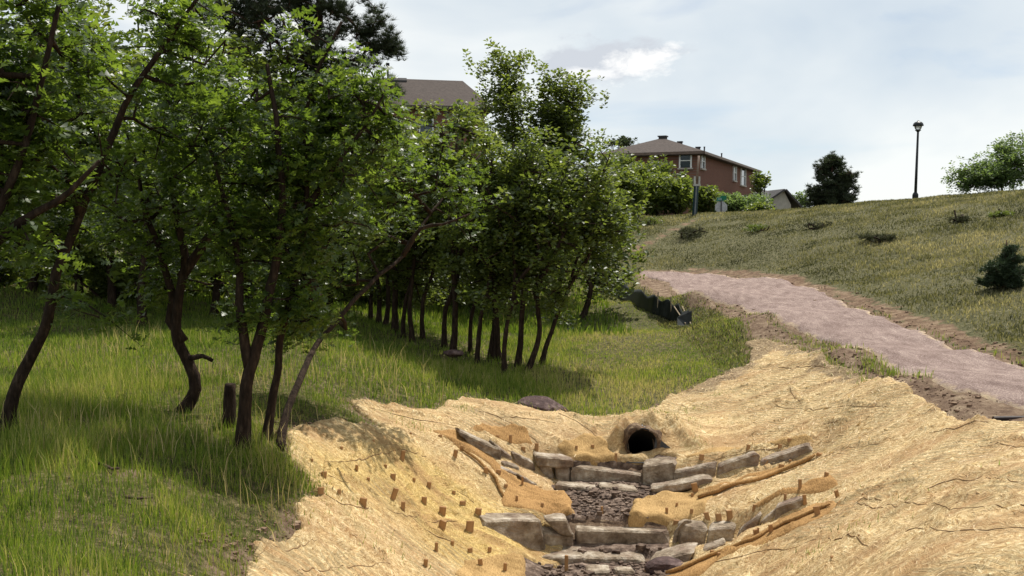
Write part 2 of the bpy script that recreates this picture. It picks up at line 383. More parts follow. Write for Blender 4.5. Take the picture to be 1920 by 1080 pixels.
# ------------------------------------------------------------------ zones, traced on the ground
STRAW = [(380,1110),(430,1075),(480,1040),(545,1002),(556,960),(600,935),(580,895),(552,862),(538,825),(556,803),(600,797),(660,800),(712,803),(690,785),(660,768),(650,753),(700,754),(760,766),(815,771),(832,757),(865,750),
 (900,757),(980,768),(1060,778),(1130,786),(1190,779),(1240,762),(1270,742),(1330,716),(1396,690),(1408,668),(1400,646),(1440,640),(1500,652),(1560,680),(1640,716),(1720,752),(1790,782),(1850,792),(1960,796),(2150,830),(2300,1000),(2300,1400),(1200,1700),(200,1500)]
PATH = [(1196,508),(1260,509),(1330,512),(1420,520),(1500,538),(1560,558),(1620,582),(1680,606),(1760,634),(1840,660),(1920,690),(2080,750),(2400,900),(2400,1050),(2080,850),(1920,768),(1850,752),(1760,722),(1650,683),(1560,646),(1460,605),(1380,575),(1300,550),(1250,530),(1200,517)]
DIRT_NEAR = [(1196,516),(1250,530),(1300,548),(1380,578),(1460,610),(1560,651),(1650,688),(1760,726),(1850,755),(1920,766),(2080,850),(2080,930),(1920,815),(1830,800),(1740,765),(1640,722),(1560,686),(1500,655),(1440,640),(1400,640),(1390,600),(1340,580),(1290,575),(1250,560),(1200,535)]
RED_FAR = [(1300,500),(1420,505),(1520,522),(1620,552),(1700,580),(1800,610),(1920,650),(2300,800),(2300,860),(1920,692),(1840,661),(1760,635),(1680,607),(1620,583),(1560,559),(1500,539),(1420,521),(1330,513),(1250,510)]
TRAIL = [(1165,470),(1200,458),(1250,432),(1300,410),(1315,407),(1295,422),(1250,444),(1205,470),(1170,484)]
MUD = [(1064,868),(1212,872),(1230,858),(1268,862),(1250,876),(1215,905),(1290,912),(1306,925),(1235,937),(1190,950),(1178,986),(1083,984),(1072,958),(1060,935),(1035,915),(1060,905)]
MUD2 = [(955,1046),(1090,1034),(1260,1036),(1300,1045),(1262,1090),(1240,1130),(960,1130),(940,1070)]
W_STRAW, W_PATH, W_DN, W_RF, W_TR, W_M1, W_M2 = [world_poly(p) for p in (STRAW, PATH, DIRT_NEAR, RED_FAR, TRAIL, MUD, MUD2)]
BARE = [world_poly(p) for p in ([(400,1042),(480,1030),(490,1040),(440,1058),(390,1060)], [(200,886),(270,880),(280,896),(210,900)], [(270,935),(290,935),(290,950),(268,948)])]

def straw_sd(x, y):
    s = sdf(x, y, W_STRAW) + fbm(x, y, 2.2, 3, 31) * 0.16
    s = np.minimum(s, np.maximum(np.abs(x - 1.30) - .68, np.maximum(10.7 - y, y - 11.35)) + fbm(x, y, 5, 2, 3) * .05)
    m = np.maximum(sdf(x, y, W_M1), sdf(x, y, W_M2))
    return np.minimum(s, -m + fbm(x, y, 5, 2, 3) * 0.06)
SEAMS = [  # overlaps and creases of the straw blankets
 [(1545,862),(1620,842),(1700,825),(1790,808),(1855,796)],[(1550,978),(1620,938),(1700,924),(1790,906),(1850,903),(1930,908)],[(1630,1003),(1700,1002),(1780,1006),(1850,1004),(1930,1000)],
 [(1335,868),(1440,848),(1490,835),(1530,826)],[(600,893),(640,908),(690,930),(720,955),(760,972),(820,980),(870,985)],[(612,872),(680,870),(710,860),(760,850),(800,862)],
 [(815,893),(840,915),(890,948)],[(560,810),(600,822),(640,848),(700,852)],[(660,765),(720,775),(790,792),(860,803)],[(900,775),(935,785),(965,800),(990,818),(1010,835)],[(1045,778),(1090,800),(1120,822)],
 [(1400,690),(1450,695),(1500,690),(1560,694)],[(1330,712),(1360,715),(1410,700)],[(1480,730),(1500,755),(1520,780)],[(1545,800),(1590,795)],[(1820,835),(1850,842),(1930,842)],[(560,1078),(640,1066),(730,1062)],
 [(585,925),(640,950),(690,955)],[(1380,905),(1420,890),(1480,875),(1540,862)],[(770,975),(815,1010),(860,1030)],[(930,785),(1010,790),(1060,805)],[(480,1045),(540,1040),(600,1020)],[(1340,1060),(1420,1040),(1520,1020),(1640,1030)],
 [(1600,950),(1680,955),(1740,950),(1800,960),(1930,958)],[(1440,760),(1520,770),(1600,764),(1680,772)],
]
W_SEAMS = [world_poly(s) for s in SEAMS]
def folds(x, y):
    z = 0.032 + 0.036 * fbm(x, y, 1.3, 3, 41) + 0.024 * fbm(x + y * .3, y * 2.2, 2.6, 3, 47) + 0.011 * fbm(x, y, 11, 2, 48)
    # drag creases, long and thin
    r = 1 - np.abs(2 * fbm(x * .55 - y * .25, y * 1.9 + x * .5, 1.5, 2, 51)); z = z + 0.034 * np.clip(r, 0, 1) ** 6
    for i, pl in enumerate(W_SEAMS):
        lo = pl.min(0) - 0.6; hi = pl.max(0) + 0.6
        k = (x > lo[0]) & (x < hi[0]) & (y > lo[1]) & (y < hi[1])
        if not k.any(): continue
        xk, yk = x[k] + 0.05 * vnoise(x[k] * 4, y[k] * 4, 61 + i), y[k] + 0.05 * vnoise(x[k] * 4, y[k] * 4, 91 + i)
        d, t, sd_ = line_d(xk, yk, pl)
        a = sstep(0, .08, t) * sstep(1, .92, t) * (0.7 + vnoise(xk * 2.3, yk * 2.3, 7 + i))
        z[k] += a * (0.055 * np.exp(-(d / 0.032) ** 2) + 0.045 * np.exp(-d / 0.25) * (sd_ < 0))
    return z
def lumps(x, y):
    """the blanket bunched up round the culvert mouth"""
    z = np.zeros(x.shape)
    for (cx, cy, r, h) in ((1.48, 13.40, .12, .09), (1.60, 13.34, .09, .10), (1.66, 13.50, .12, .16), (2.62, 13.36, .20, .13), (2.78, 13.22, .16, .08), (2.45, 13.62, .22, .12), (1.9, 13.78, .35, .10), (1.75, 13.52, .10, .08), (2.1, 13.54, .12, .09)):
        z = z + h * np.exp(-(((x - cx) ** 2 + (y - cy) ** 2) / (r * r)))
    return z * (1 + 1.2 * fbm(x, y, 7, 2, 88))
def Hb(x, y):
    x = np.atleast_1d(np.asarray(x, float)); y = np.atleast_1d(np.asarray(y, float))
    return H(x, y) + folds(x, y) + lumps(x, y)

# ------------------------------------------------------------------ ground
def axis(f0, f1, fine, lo, hi, g=1.13, mx=160):
    a = list(np.arange(f0, f1 + 1e-6, fine)); s = fine
    while a[-1] < hi: s = min(s * g, mx); a.append(a[-1] + s)
    s = fine
    while a[0] > lo: s = min(s * g, mx); a.insert(0, a[0] - s)
    return np.array(a)
ax = axis(-5, 9, 0.09, -2200, 2200, 1.06); ay = axis(3, 26, 0.09, -2200, 2200, 1.06)
X, Y = np.meshgrid(ax, ay)
Z = np.where((np.abs(X) < 58) & (Y > -18) & (Y < 118), H(X.ravel(), Y.ravel()).reshape(X.shape), rbf(X, Y))
far = (np.abs(X) > 58) | (Y < -18) | (Y > 118)
nx, ny = len(ax), len(ay)
idx = np.arange(nx * ny).reshape(ny, nx)
Fq = np.stack([idx[:-1, :-1], idx[:-1, 1:], idx[1:, 1:], idx[1:, :-1]], -1).reshape(-1, 4)
PIPE = np.array([1.93, 13.30, -3.325]); PR = 0.222
def cut_pipe(Xv, Yv, Zv, Fq):
    cx = Xv[Fq].mean(1); cy = Yv[Fq].mean(1); cz = Zv[Fq].mean(1)
    kill = (np.abs(cx - PIPE[0]) < PR * 0.97) & (cy > 13.2) & (cy < 14.3) & (cz < PIPE[2] + PR * .98) & (np.hypot(cx - PIPE[0], cz - PIPE[2]) < PR * 1.0)
    return Fq[~kill]
V = np.stack([X.ravel(), Y.ravel(), Z.ravel()], -1)
Fq = cut_pipe(V[:, 0], V[:, 1], V[:, 2], Fq)
me = mesh_np('ground', V, Fq, M_ground, True)
x, y = X.ravel(), Y.ravel()
nearm = (np.abs(x) < 60) & (y > -5) & (y < 60)
zn = np.zeros((len(x), 3))
xi, yi = x[nearm], y[nearm]
zn[nearm, 0] = np.clip(0.5 + np.maximum.reduce([sdf(xi, yi, W_DN), sdf(xi, yi, W_STRAW) + .08, sdf(xi, yi, W_PATH) + .12] + [sdf(xi, yi, b) for b in BARE]) * 2.2, 0, 1)
zn[nearm, 1] = np.clip(0.5 + np.maximum(sdf(xi, yi, W_RF), sdf(xi, yi, W_TR)) * 1.6 - .12, 0, 1)
dryf = sstep(0.0, 3.0, x - (3.0 + 0.14 * (y - 14)) + 2.0 * fbm(x, y, .3, 2, 4))
zn[:, 2] = np.maximum(dryf * sstep(13, 16, y), sstep(19, 27, y))
set_col(me, 'Zone', zn)
link('ground', me, kind='structure')

def sheet(name, sdfn, base, off, res, mat, box, kind='structure', colfn=None, edge=0.06, dip=0.12, pipe=False, **kw):
    x0, x1, y0, y1 = box
    xs = np.arange(x0, x1, res); ys = np.arange(y0, y1, res); X, Y = np.meshgrid(xs, ys); x, y = X.ravel(), Y.ravel()
    s = sdfn(x, y); k = s > -res * 3 - 0.05
    z = np.full(x.shape, -50.0)
    z[k] = base(x[k], y[k]) + off * sstep(0, edge, s[k]) + np.minimum(s[k], 0) * 1.2 - dip * sstep(0.01, -0.06, s[k])
    idx = np.arange(len(x)).reshape(len(ys), len(xs))
    Fq = np.stack([idx[:-1, :-1], idx[:-1, 1:], idx[1:, 1:], idx[1:, :-1]], -1).reshape(-1, 4)
    Fq = Fq[k[Fq].all(1)]
    if pipe: Fq = cut_pipe(x, y, z, Fq)
    used, inv = np.unique(Fq, return_inverse=True)
    V = np.stack([x[used], y[used], z[used]], -1)
    me = mesh_np(name, V, inv.reshape(-1, 4), mat, True)
    if colfn is not None: set_col(me, 'Zone', colfn(V[:, 0], V[:, 1], s[used]))
    return link(name, me, kind=kind, **kw)

# straw blanket material
YEL = [(560,830),(640,860),(760,840),(820,880),(930,940),(1050,970),(1000,1075),(900,1085),(800,1040),(760,980),(690,950),(600,930)]
W_YEL = world_poly(YEL)
def straw_col(x, y, s):
    yel = sstep(-.5, .5, sdf(x, y, W_YEL)); 
    worn = sstep(.9, .0, s + fbm(x, y, 1.2, 3, 5) * 1.2) * sstep(14, 15.5, y + .2 * x) * sstep(2, 4, x)
    pink = np.exp(-((x - 0.2) ** 2 + (y - 13.6) ** 2) / 1.2)
    return np.stack([yel, worn, pink], -1)
def straw_mat():
    m, nt, out = new_mat('straw_blanket'); b = principled(nt, out, 0.85, 0.15)
    p = coords(nt); a = nt.nodes.new('ShaderNodeVertexColor'); a.layer_name = 'Zone'
    sp = nt.nodes.new('ShaderNodeSeparateColor'); L(nt, a.outputs[0], sp.inputs[0])
    # straw fibres in two directions
    wob = nt.nodes.new('ShaderNodeVectorMath'); wob.operation = 'ADD'
    nz = nt.nodes.new('ShaderNodeTexNoise'); nz.inputs['Scale'].default_value = 2.2; L(nt, p, nz.inputs['Vector'])
    sc = nt.nodes.new('ShaderNodeVectorMath'); sc.operation = 'SCALE'; sc.inputs['Scale'].default_value = 0.5; L(nt, nz.outputs['Color'], sc.inputs[0])
    L(nt, p, wob.inputs[0]); L(nt, sc.outputs[0], wob.inputs[1]); q = wob.outputs[0]
    f1 = noise_n(nt, mapping(nt, q, (14, 60, 30), (0, 0, .5)), 1.0, 4, .7)
    f2 = noise_n(nt, mapping(nt, q, (60, 13, 30), (0, 0, .3)), 1.0, 4, .7)
    f3 = noise_n(nt, p, 26, 5, .7)
    fib = math_n(nt, 'ADD', math_n(nt, 'MULTIPLY', math_n(nt, 'MAXIMUM', f1, f2), .7), math_n(nt, 'MULTIPLY', f3, .3))
    base = ramp(nt, fib, [(.37, (.14, .075, .032)), (.455, (.42, .265, .118)), (.54, (.66, .48, .245)), (.64, (.86, .71, .44))]).outputs[0]
    yel = ramp(nt, fib, [(.36, (.20, .12, .030)), (.46, (.45, .30, .095)), (.58, (.68, .49, .19)), (.70, (.85, .68, .34))]).outputs[0]
    big = noise_n(nt, mapping(nt, p, (.8, 2.4, 1)), 1.0, 6, .7)
    c = mix_c(nt, math_n(nt, 'MULTIPLY', sp.outputs[0], .9), base, yel)
    c = mix_c(nt, ramp(nt, big, [(.45, 0.0), (.60, .70)]).outputs[0], c, (.37, .21, .095))
    c = mix_c(nt, ramp(nt, noise_n(nt, p, 2.6, 6, .7), [(.52, 0.0), (.70, .55)]).outputs[0], c, (.24, .19, .085))
    c = mix_c(nt, math_n(nt, 'MULTIPLY', sp.outputs[2], .35), c, (.52, .35, .20))
    nn = math_n(nt, 'MULTIPLY', math_n(nt, 'SUBTRACT', noise_n(nt, p, 3.2, 8, .75), .5), 2.0)
    wf = ramp(nt, math_n(nt, 'ADD', sp.outputs[1], nn), [(.45, 0.0), (.8, .85)]).outputs[0]
    c = mix_c(nt, wf, c, ramp(nt, f3, [(.35, (.10, .065, .04)), (.65, (.34, .25, .15))]).outputs[0])
    # netting printed into the mat as fine ridges
    wv = nt.nodes.new('ShaderNodeTexWave'); wv.wave_type = 'BANDS'; wv.bands_direction = 'DIAGONAL'
    wv.inputs['Scale'].default_value = 5.6; wv.inputs['Distortion'].default_value = 9.0; wv.inputs['Detail'].default_value = 1.0; wv.inputs['Detail Scale'].default_value = .35
    L(nt, p, wv.inputs['Vector'])
    patch = ramp(nt, noise_n(nt, p, .55, 2, .5), [(.47, 0.0), (.55, 1.0)]).outputs[0]
    net = math_n(nt, 'MULTIPLY', ramp(nt, wv.outputs['Fac'], [(.42, 0.0), (.62, 1.0)]).outputs[0], patch)
    c = mix_c(nt, math_n(nt, 'MULTIPLY', net, .55), c, (.34, .26, .14))
    L(nt, c, b.inputs['Base Color'])
    b1 = bump(nt, fib, 1.0, 0.06, b)
    bump(nt, net, 0.5, 0.012, b, b1)
    return m
M_straw = straw_mat()
blanket = sheet('straw_erosion_blanket', straw_sd, Hb, 0.03, 0.028, M_straw, (-5, 9, 2.4, 21), colfn=straw_col, edge=.05, dip=.14, pipe=True)

# crushed granite path
def path_mat():
    m, nt, out = new_mat('crushed_granite'); b = principled(nt, out, 0.92, 0.15); p = coords(nt)
    a = nt.nodes.new('ShaderNodeVertexColor'); a.layer_name = 'Zone'; sp = nt.nodes.new('ShaderNodeSeparateColor'); L(nt, a.outputs[0], sp.inputs[0])
    g1 = noise_n(nt, p, 45, 6, .8); g2 = noise_n(nt, mapping(nt, p, (3.4, 1.2, 1), (0, 0, .3)), 1.5, 6, .7)
    v = nt.nodes.new('ShaderNodeTexVoronoi'); v.inputs['Scale'].default_value = 38; L(nt, p, v.inputs['Vector'])
    f = math_n(nt, 'ADD', math_n(nt, 'MULTIPLY', g1, .72), math_n(nt, 'MULTIPLY', g2, .28))
    c = ramp(nt, f, [(.38, (.085, .053, .046)), (.5, (.220, .156, .136)), (.60, (.42, .33, .285))]).outputs[0]
    c = mix_c(nt, math_n(nt, 'MULTIPLY', ramp(nt, v.outputs['Distance'], [(.0, 1.0), (.35, 0.0)]).outputs[0], .25), c, (.16, .09, .085))
    nn = math_n(nt, 'MULTIPLY', math_n(nt, 'SUBTRACT', noise_n(nt, p, 4, 6, .7), .5), 1.6)
    ef = ramp(nt, math_n(nt, 'ADD', sp.outputs[0], nn), [(.35, 0.0), (.8, .8)]).outputs[0]
    c = mix_c(nt, ef, c, (.52, .40, .25))
    L(nt, c, b.inputs['Base Color']); bump(nt, g1, .8, .03, b); return m
M_path = path_mat()
def path_sd(x, y): return sdf(x, y, W_PATH) + fbm(x, y, 2.2, 4, 13) * .13
sheet('gravel_path', path_sd, H, 0.03, 0.10, M_path, (3, 20, 8, 40), colfn=lambda x, y, s: np.stack([sstep(.28, -.05, s) * (.30 + .5 * (s * 0 + 1) * (fbm(x, y, .5, 2, 3) > -.1)), s * 0, s * 0], -1), edge=.1)

# mud bed
M_mud = simple_mat('channel_mud', [(.32, (.035, .021, .015)), (.5, (.12, .078, .055)), (.68, (.29, .215, .165))], 9, .8, .3, 1.0, .05)
def mud_sd(x, y): return np.maximum(np.maximum(sdf(x, y, W_M1), sdf(x, y, W_M2)), np.minimum(.68 - np.abs(x - 1.30), np.minimum(y - 10.7, 11.35 - y))) + .10 + fbm(x, y, 6, 2, 19) * .05
def mud_h(x, y): return H(x, y) + 0.06 * np.abs(fbm(x, y, 7, 3, 23)) * (y < 10.6) + 0.05 * np.abs(fbm(x, y, 7, 3, 23)) * (y > 11.3) + .008
sheet('channel_bed', mud_sd, mud_h, 0.0, 0.03, M_mud, (-1.5, 4, 9.2, 13.7), edge=.05, dip=.08, pipe=True)

# ------------------------------------------------------------------ generic solids
def tube(path, radii, n=8, cap=True, jit=0.0, seed=0):
    path = np.asarray(path, float); m = len(path); radii = np.broadcast_to(np.asarray(radii, float), (m,))
    T = np.gradient(path, axis=0); T /= np.linalg.norm(T, axis=1)[:, None] + 1e-9
    ref = np.array([0.31, 0.9, 0.12]) if abs(T[0] @ np.array([0.31, 0.9, 0.12])) < .9 else np.array([1., 0, 0])
    V = []; rng = np.random.RandomState(seed)
    for i in range(m):
        u = np.cross(T[i], ref); u /= np.linalg.norm(u); v = np.cross(T[i], u)
        a = np.arange(n) * 2 * math.pi / n
        r = radii[i] * (1 + jit * (rng.rand(n) - .5))
        V.append(path[i] + (np.cos(a) * r)[:, None] * u + (np.sin(a) * r)[:, None] * v)
    V = np.vstack(V); Fc = []
    for i in range(m - 1):
        for j in range(n):
            a, b = i * n + j, i * n + (j + 1) % n; Fc.append((a, b, b + n, a + n))
    if cap:
        c0, c1 = len(V), len(V) + 1; V = np.vstack([V, path[0], path[-1]])
        for j in range(n):
            Fc.append((c0, (j + 1) % n, j, j)); Fc.append((c1, (m - 1) * n + j, (m - 1) * n + (j + 1) % n, (m - 1) * n + (j + 1) % n))
    return V, Fc
def py_mesh(name, V, Fc, mat, smooth=False):
    me = bpy.data.meshes.new(name)
    Fc = [tuple(dict.fromkeys(f)) for f in Fc]
    me.from_pydata([tuple(v) for v in V], [], Fc); me.update()
    if mat: me.materials.append(mat)
    if smooth: me.polygons.foreach_set('use_smooth', [True] * len(me.polygons))
    return me
def pchild(name, V, Fc, mat, par, smooth=False):
    off = np.zeros(3); q = par
    while q is not None: off = off + np.array(q.location); q = q.parent
    return link(name, py_mesh(name, np.asarray(V) - off, Fc, mat, smooth), par)
BOXF = [(0, 3, 2, 1), (4, 5, 6, 7), (0, 1, 5, 4), (1, 2, 6, 5), (2, 3, 7, 6), (3, 0, 4, 7)]
def boxv(cx, cy, cz, sx, sy, sz, rz=0.0):
    a = [(-1, -1, -1), (1, -1, -1), (1, 1, -1), (-1, 1, -1), (-1, -1, 1), (1, -1, 1), (1, 1, 1), (-1, 1, 1)]
    v = np.array(a, float) * np.array([sx, sy, sz]) / 2
    c, s = math.cos(rz), math.sin(rz)
    return np.stack([v[:, 0] * c - v[:, 1] * s + cx, v[:, 0] * s + v[:, 1] * c + cy, v[:, 2] + cz], -1)
def merge(parts):
    V = []; Fc = []; o = 0
    for v, f in parts:
        v = np.asarray(v); V.append(v); Fc += [tuple(i + o for i in q) for q in f]; o += len(v)
    return np.vstack(V), Fc

# ------------------------------------------------------------------ stones
def stone_mat():
    m, nt, out = new_mat('sandstone_block'); b = principled(nt, out, 0.88, 0.2); p = coords(nt)
    a = noise_n(nt, p, 5, 7, .65); s = noise_n(nt, mapping(nt, p, (1.5, 1.5, 9)), 3.2, 4, .6)
    c = ramp(nt, a, [(.32, (.11, .078, .052)), (.48, (.27, .21, .15)), (.58, (.41, .34, .26)), (.7, (.62, .55, .45))]).outputs[0]
    c = mix_c(nt, ramp(nt, noise_n(nt, p, 2.2, 4, .6), [(.5, 0.0), (.7, .5)]).outputs[0], c, (.26, .17, .135))
    L(nt, c, b.inputs['Base Color'])
    h = math_n(nt, 'ADD', noise_n(nt, p, 14, 8, .7), math_n(nt, 'MULTIPLY', s, .3)); bump(nt, h, 1.0, .06, b); return m
M_stone = stone_mat()
M_rock_red = simple_mat('red_rock', [(.3, (.028, .017, .016)), (.52, (.085, .052, .048)), (.7, (.22, .16, .14))], 6, .85, .25, 1.0, .04)
def stone_mesh(front, thick, seed, rough=0.02, sub=4, tilt=0.0, mat=None, back_drop=0.0):
    """front: TL, TR, BR, BL corners in the world"""
    f = np.array(front); d = f[1] - f[0]; nrm = np.array([-d[1], d[0], 0]); nrm /= np.linalg.norm(nrm)
    if nrm[1] < 0: nrm = -nrm
    bk = f + nrm * thick; bk[:2, 2] -= back_drop; bk[:, 2] += tilt
    bm = bmesh.new(); vs = [bm.verts.new(v) for v in list(f) + list(bk)]
    for q in ((0, 1, 2, 3), (4, 7, 6, 5), (0, 4, 5, 1), (3, 2, 6, 7), (0, 3, 7, 4), (1, 5, 6, 2)): bm.faces.new([vs[i] for i in q])
    bmesh.ops.recalc_face_normals(bm, faces=bm.faces)
    bmesh.ops.bevel(bm, geom=bm.edges[:], offset=min(0.022, thick * .25), segments=1, affect='EDGES')
    L0 = max(0.035, float(np.linalg.norm(d)) / 16)
    for _ in range(3):
        es = [e for e in bm.edges if e.calc_length() > L0]
        if es: bmesh.ops.subdivide_edges(bm, edges=es, cuts=1, use_grid_fill=True)
    co = np.array([v.co[:] for v in bm.verts])
    mn, mx_ = co.mean(0), np.abs(co - co.mean(0)).max(0) + 1e-6; rg = np.random.RandomState(seed); u_ = np.array([f[1] - f[0], nrm, [0, 0, 1]]); u_ = u_ / np.linalg.norm(u_, axis=1)[:, None]
    loc_ = (co - mn) @ u_.T; ext = np.abs(loc_).max(0) + 1e-6; lq = loc_ / ext
    for _ in range(12):
        dd_ = rg.randn(3) * (1, .8, 1); dd_ /= np.linalg.norm(dd_); h_ = np.abs(dd_).sum() * rg.uniform(.74, .93); lq = lq - np.maximum(lq @ dd_ - h_, 0)[:, None] * dd_
    co = mn + (lq * ext) @ u_
    for k in range(3):
        a, c2 = co[:, (k + 1) % 3], co[:, (k + 2) % 3]
        dz = rough * 1.2 * fbm(a + seed, c2 - seed, 7, 3, seed + k) + rough * 1.1 * vnoise(a * 3 + seed, c2 * 3, seed + 11 + k)
        co[:, k] += dz
    for v, c3 in zip(bm.verts, co): v.co = c3
    bmesh.ops.triangulate(bm, faces=bm.faces[:])
    return bm
def stone(par, quad, Dl, Dr, thick, seed, name='stone', rough=0.02, mat=None, back_drop=0.0, label=None):
    fr = [P(*quad[0], Dl), P(*quad[1], Dr), P(*quad[2], Dr), P(*quad[3], Dl)]
    fr[2][2] -= .06; fr[3][2] -= .06       # rooted in the ground
    bm = stone_mesh(fr, thick, seed, rough, back_drop=back_drop)
    off = np.zeros(3); q = par
    while q is not None: off = off + np.array(q.location); q = q.parent
    for v in bm.verts: v.co = v.co - Vector(off)
    me = bpy.data.meshes.new(name); bm.to_mesh(me); bm.free(); me.materials.append(mat or M_stone)
    return link(name, me, par, label)

rear = empty('stone_check_dam', tuple(P(1138, 905, 12.8)), 'farther stone step with angled wings just below the culvert mouth', 'stone wall', 'stone steps across the drainage channel')
for i, (q, dl, dr, th) in enumerate(ST_REAR): stone(rear, q, dl, dr, th, 100 + i, rough=.018 if i else .008)
front = empty('stone_check_dam', tuple(P(1170, 1028, 11.1)), 'nearer stone step with broad pale-topped block and low straw-covered left wing', 'stone wall', 'stone steps across the drainage channel')
for i, (q, dl, dr, th) in enumerate(ST_FRONT): stone(front, q, dl, dr, th, 200 + i, rough=.018 if i else .008)
cap = stone(front, ((1020, 974), (1062, 973), (1080, 1000), (1052, 996)), 11.0, 11.02, .24, 231, rough=.012)
M_straw_dust = simple_mat('straw_dusted_stone', [(.35, (.20, .15, .08)), (.6, (.45, .33, .17)), (.7, (.30, .24, .15))], 26, .9, .1, .9, .02)
low = empty('stone_step', tuple(P(1150, 1055, 10.7)), 'low flat slabs and brown boulder at the foot of the nearer step', 'stone step')
for i, (q, dl, dr, th) in enumerate(ST_LOW): stone(low, q, dl, dr, th, 260 + i, rough=.014)
def rock(par, px, py, D, r, seed, mat, name='rock', n=3, **kw):
    bm = bmesh.new(); bmesh.ops.create_icosphere(bm, subdivisions=n, radius=1.0)
    co = np.array([v.co[:] for v in bm.verts]); rng = np.random.RandomState(seed)
    for k in range(14):      # chip flat facets off
        d = rng.randn(3); d /= np.linalg.norm(d); h = .62 + rng.rand() * .25
        e = co @ d; co = co - np.maximum(e - h, 0)[:, None] * d
    co += .05 * np.stack([fbm(co[:, 1] * 1 + seed, co[:, 2], 3, 3, seed), fbm(co[:, 2], co[:, 0] + seed, 3, 3, seed + 1), fbm(co[:, 0], co[:, 1] + seed, 3, 3, seed + 2)], -1)
    co *= np.array(r); c = np.asarray(P(px, py, D)) if D else hit(px, py, Hb)
    me = bpy.data.meshes.new(name)
    for v, q in zip(bm.verts, co): v.co = q
    bm.to_mesh(me); bm.free(); me.materials.append(mat)
    off = np.zeros(3); q = par
    while q is not None: off = off + np.array(q.location); q = q.parent
    return link(name, me, par, loc=tuple(c - off), **kw)
rock(low, 1250, 1066, 10.2, (.26, .2, .13), 5, M_rock_red, 'boulder', label='brown boulder at the end of the slabs')
b = rock(None, 1019, 766, 14.55, (.44, .26, .20), 9, M_rock_red, 'boulder', label='dark red boulder on the grass above the straw bank', cat='boulder')
b.rotation_euler = (0, math.radians(11), 0)
rock(None, 850, 662, 16.9, (.20, .16, .09), 19, M_rock_red, 'boulder', label='low brown stone at the foot of the oak grove', cat='boulder')
# loose clods in the mud bed
rng = np.random.RandomState(4)
bm0 = []
for k in range(900):
    if k < 600: x, y = rng.uniform(.75, 1.95), rng.uniform(11.3, 12.7)
    else: x, y = rng.uniform(.3, 2.0), rng.uniform(9.9, 10.9)
    if mud_sd(np.array([x]), np.array([y]))[0] < .1: continue
    z = mud_h(np.array([x]), np.array([y]))[0]; r = rng.uniform(.006, .026) * (1 + (rng.rand() < .08))
    v = boxv(0, 0, 0, r * 2, r * 2 * rng.uniform(.6, 1.2), r * rng.uniform(.8, 1.5), rng.rand() * 3); v *= (1 + .35 * (rng.rand(8, 3) - .5)); v += (x, y, z + r * .3)
    bm0.append((v, BOXF))
v, f = merge(bm0); link('loose_clods', py_mesh('loose_clods', v, f, M_mud), kind='stuff', label='clods and pebbles lying in the muddy channel bed')

# ------------------------------------------------------------------ culvert pipe with flared end
def metal_mat(name, c, rough, metal=0.0):
    m, nt, out = new_mat(name); b = principled(nt, out, rough, .3); b.inputs['Metallic'].default_value = metal
    p = coords(nt); L(nt, ramp(nt, noise_n(nt, p, 6, 6, .7), [(.3, tuple(v * .6 for v in c)), (.7, tuple(min(1, v * 1.3) for v in c))]).outputs[0], b.inputs['Base Color']); return m
M_pipe = metal_mat('grey_pipe', (.016, .015, .015), 1.0)
M_flare = metal_mat('flared_end', (.075, .075, .078), .8)
M_clodp = simple_mat('packed_earth', [(.3, (.05, .03, .02)), (.55, (.15, .10, .065)), (.72, (.32, .24, .15))], 12, .95, .1, 1.0, .03)
cul = empty('culvert_pipe', tuple(PIPE - np.array([0, 0, PR])), 'dark round culvert pipe opening in the straw bank above the channel', 'culvert')
n = 32; a = np.arange(n) * 2 * math.pi / n
ringv = []; ys = [13.22]; rr = [PR]
rings = [(PR + .012, 13.24), (PR + .012, 13.20), (PR, 13.20)]
yy = 13.24
k = 0
while yy < 14.6: rings.append((PR - (.010 if k % 2 else 0), yy)); yy += .045; k += 1
V = np.vstack([np.stack([PIPE[0] + np.cos(a) * r, np.full(n, y), PIPE[2] - .5 * max(0, y - 13.24) + np.sin(a) * r], -1) for r, y in rings])
V = np.vstack([V, [PIPE[0], 14.62, PIPE[2] - .69]]); Fc = []
for i in range(len(rings) - 1):
    for j in range(n): Fc.append((i * n + j, i * n + (j + 1) % n, (i + 1) * n + (j + 1) % n, (i + 1) * n + j))
for j in range(n): Fc.append(((len(rings) - 1) * n + j, (len(rings) - 1) * n + (j + 1) % n, len(V) - 1))
# outer skin
o0 = len(V); V = np.vstack([V] + [np.stack([PIPE[0] + np.cos(a) * (PR + .012), np.full(n, y), PIPE[2] - .5 * (y - 13.24) + np.sin(a) * (PR + .012)], -1) for y in (13.24, 14.6)])
for j in range(n): Fc.append((o0 + j, o0 + (j + 1) % n, o0 + n + (j + 1) % n, o0 + n + j))
pchild('pipe', V, Fc, M_pipe, cul, True)
hp = [(PR - .004, 13.195), (PR + .015, 13.20), (PR + .03, 13.235), (PR + .06, 13.33), (PR + .07, 13.62)]; rgx = np.random.RandomState(2)
V = np.vstack([np.stack([PIPE[0] + np.cos(a) * r * (1 + (.22 * (rgx.rand(n) - .35) + .12 * np.sin(a * 3 + 1)) * (i > 0)), np.full(n, y) + (rgx.rand(n) - .5) * .03, PIPE[2] - (.5 * (y - 13.3) if y > 13.4 else 0) + np.sin(a) * r * (1 + (.22 * (rgx.rand(n) - .35) + .12 * np.sin(a * 3 + 1)) * (i > 0))], -1) for i, (r, y) in enumerate(hp)])
Fc = [(i * n + j, i * n + (j + 1) % n, (i + 1) * n + (j + 1) % n, (i + 1) * n + j) for i in range(len(hp) - 1) for j in range(n)]
pchild('packed_earth', V, Fc, M_clodp, cul, True)
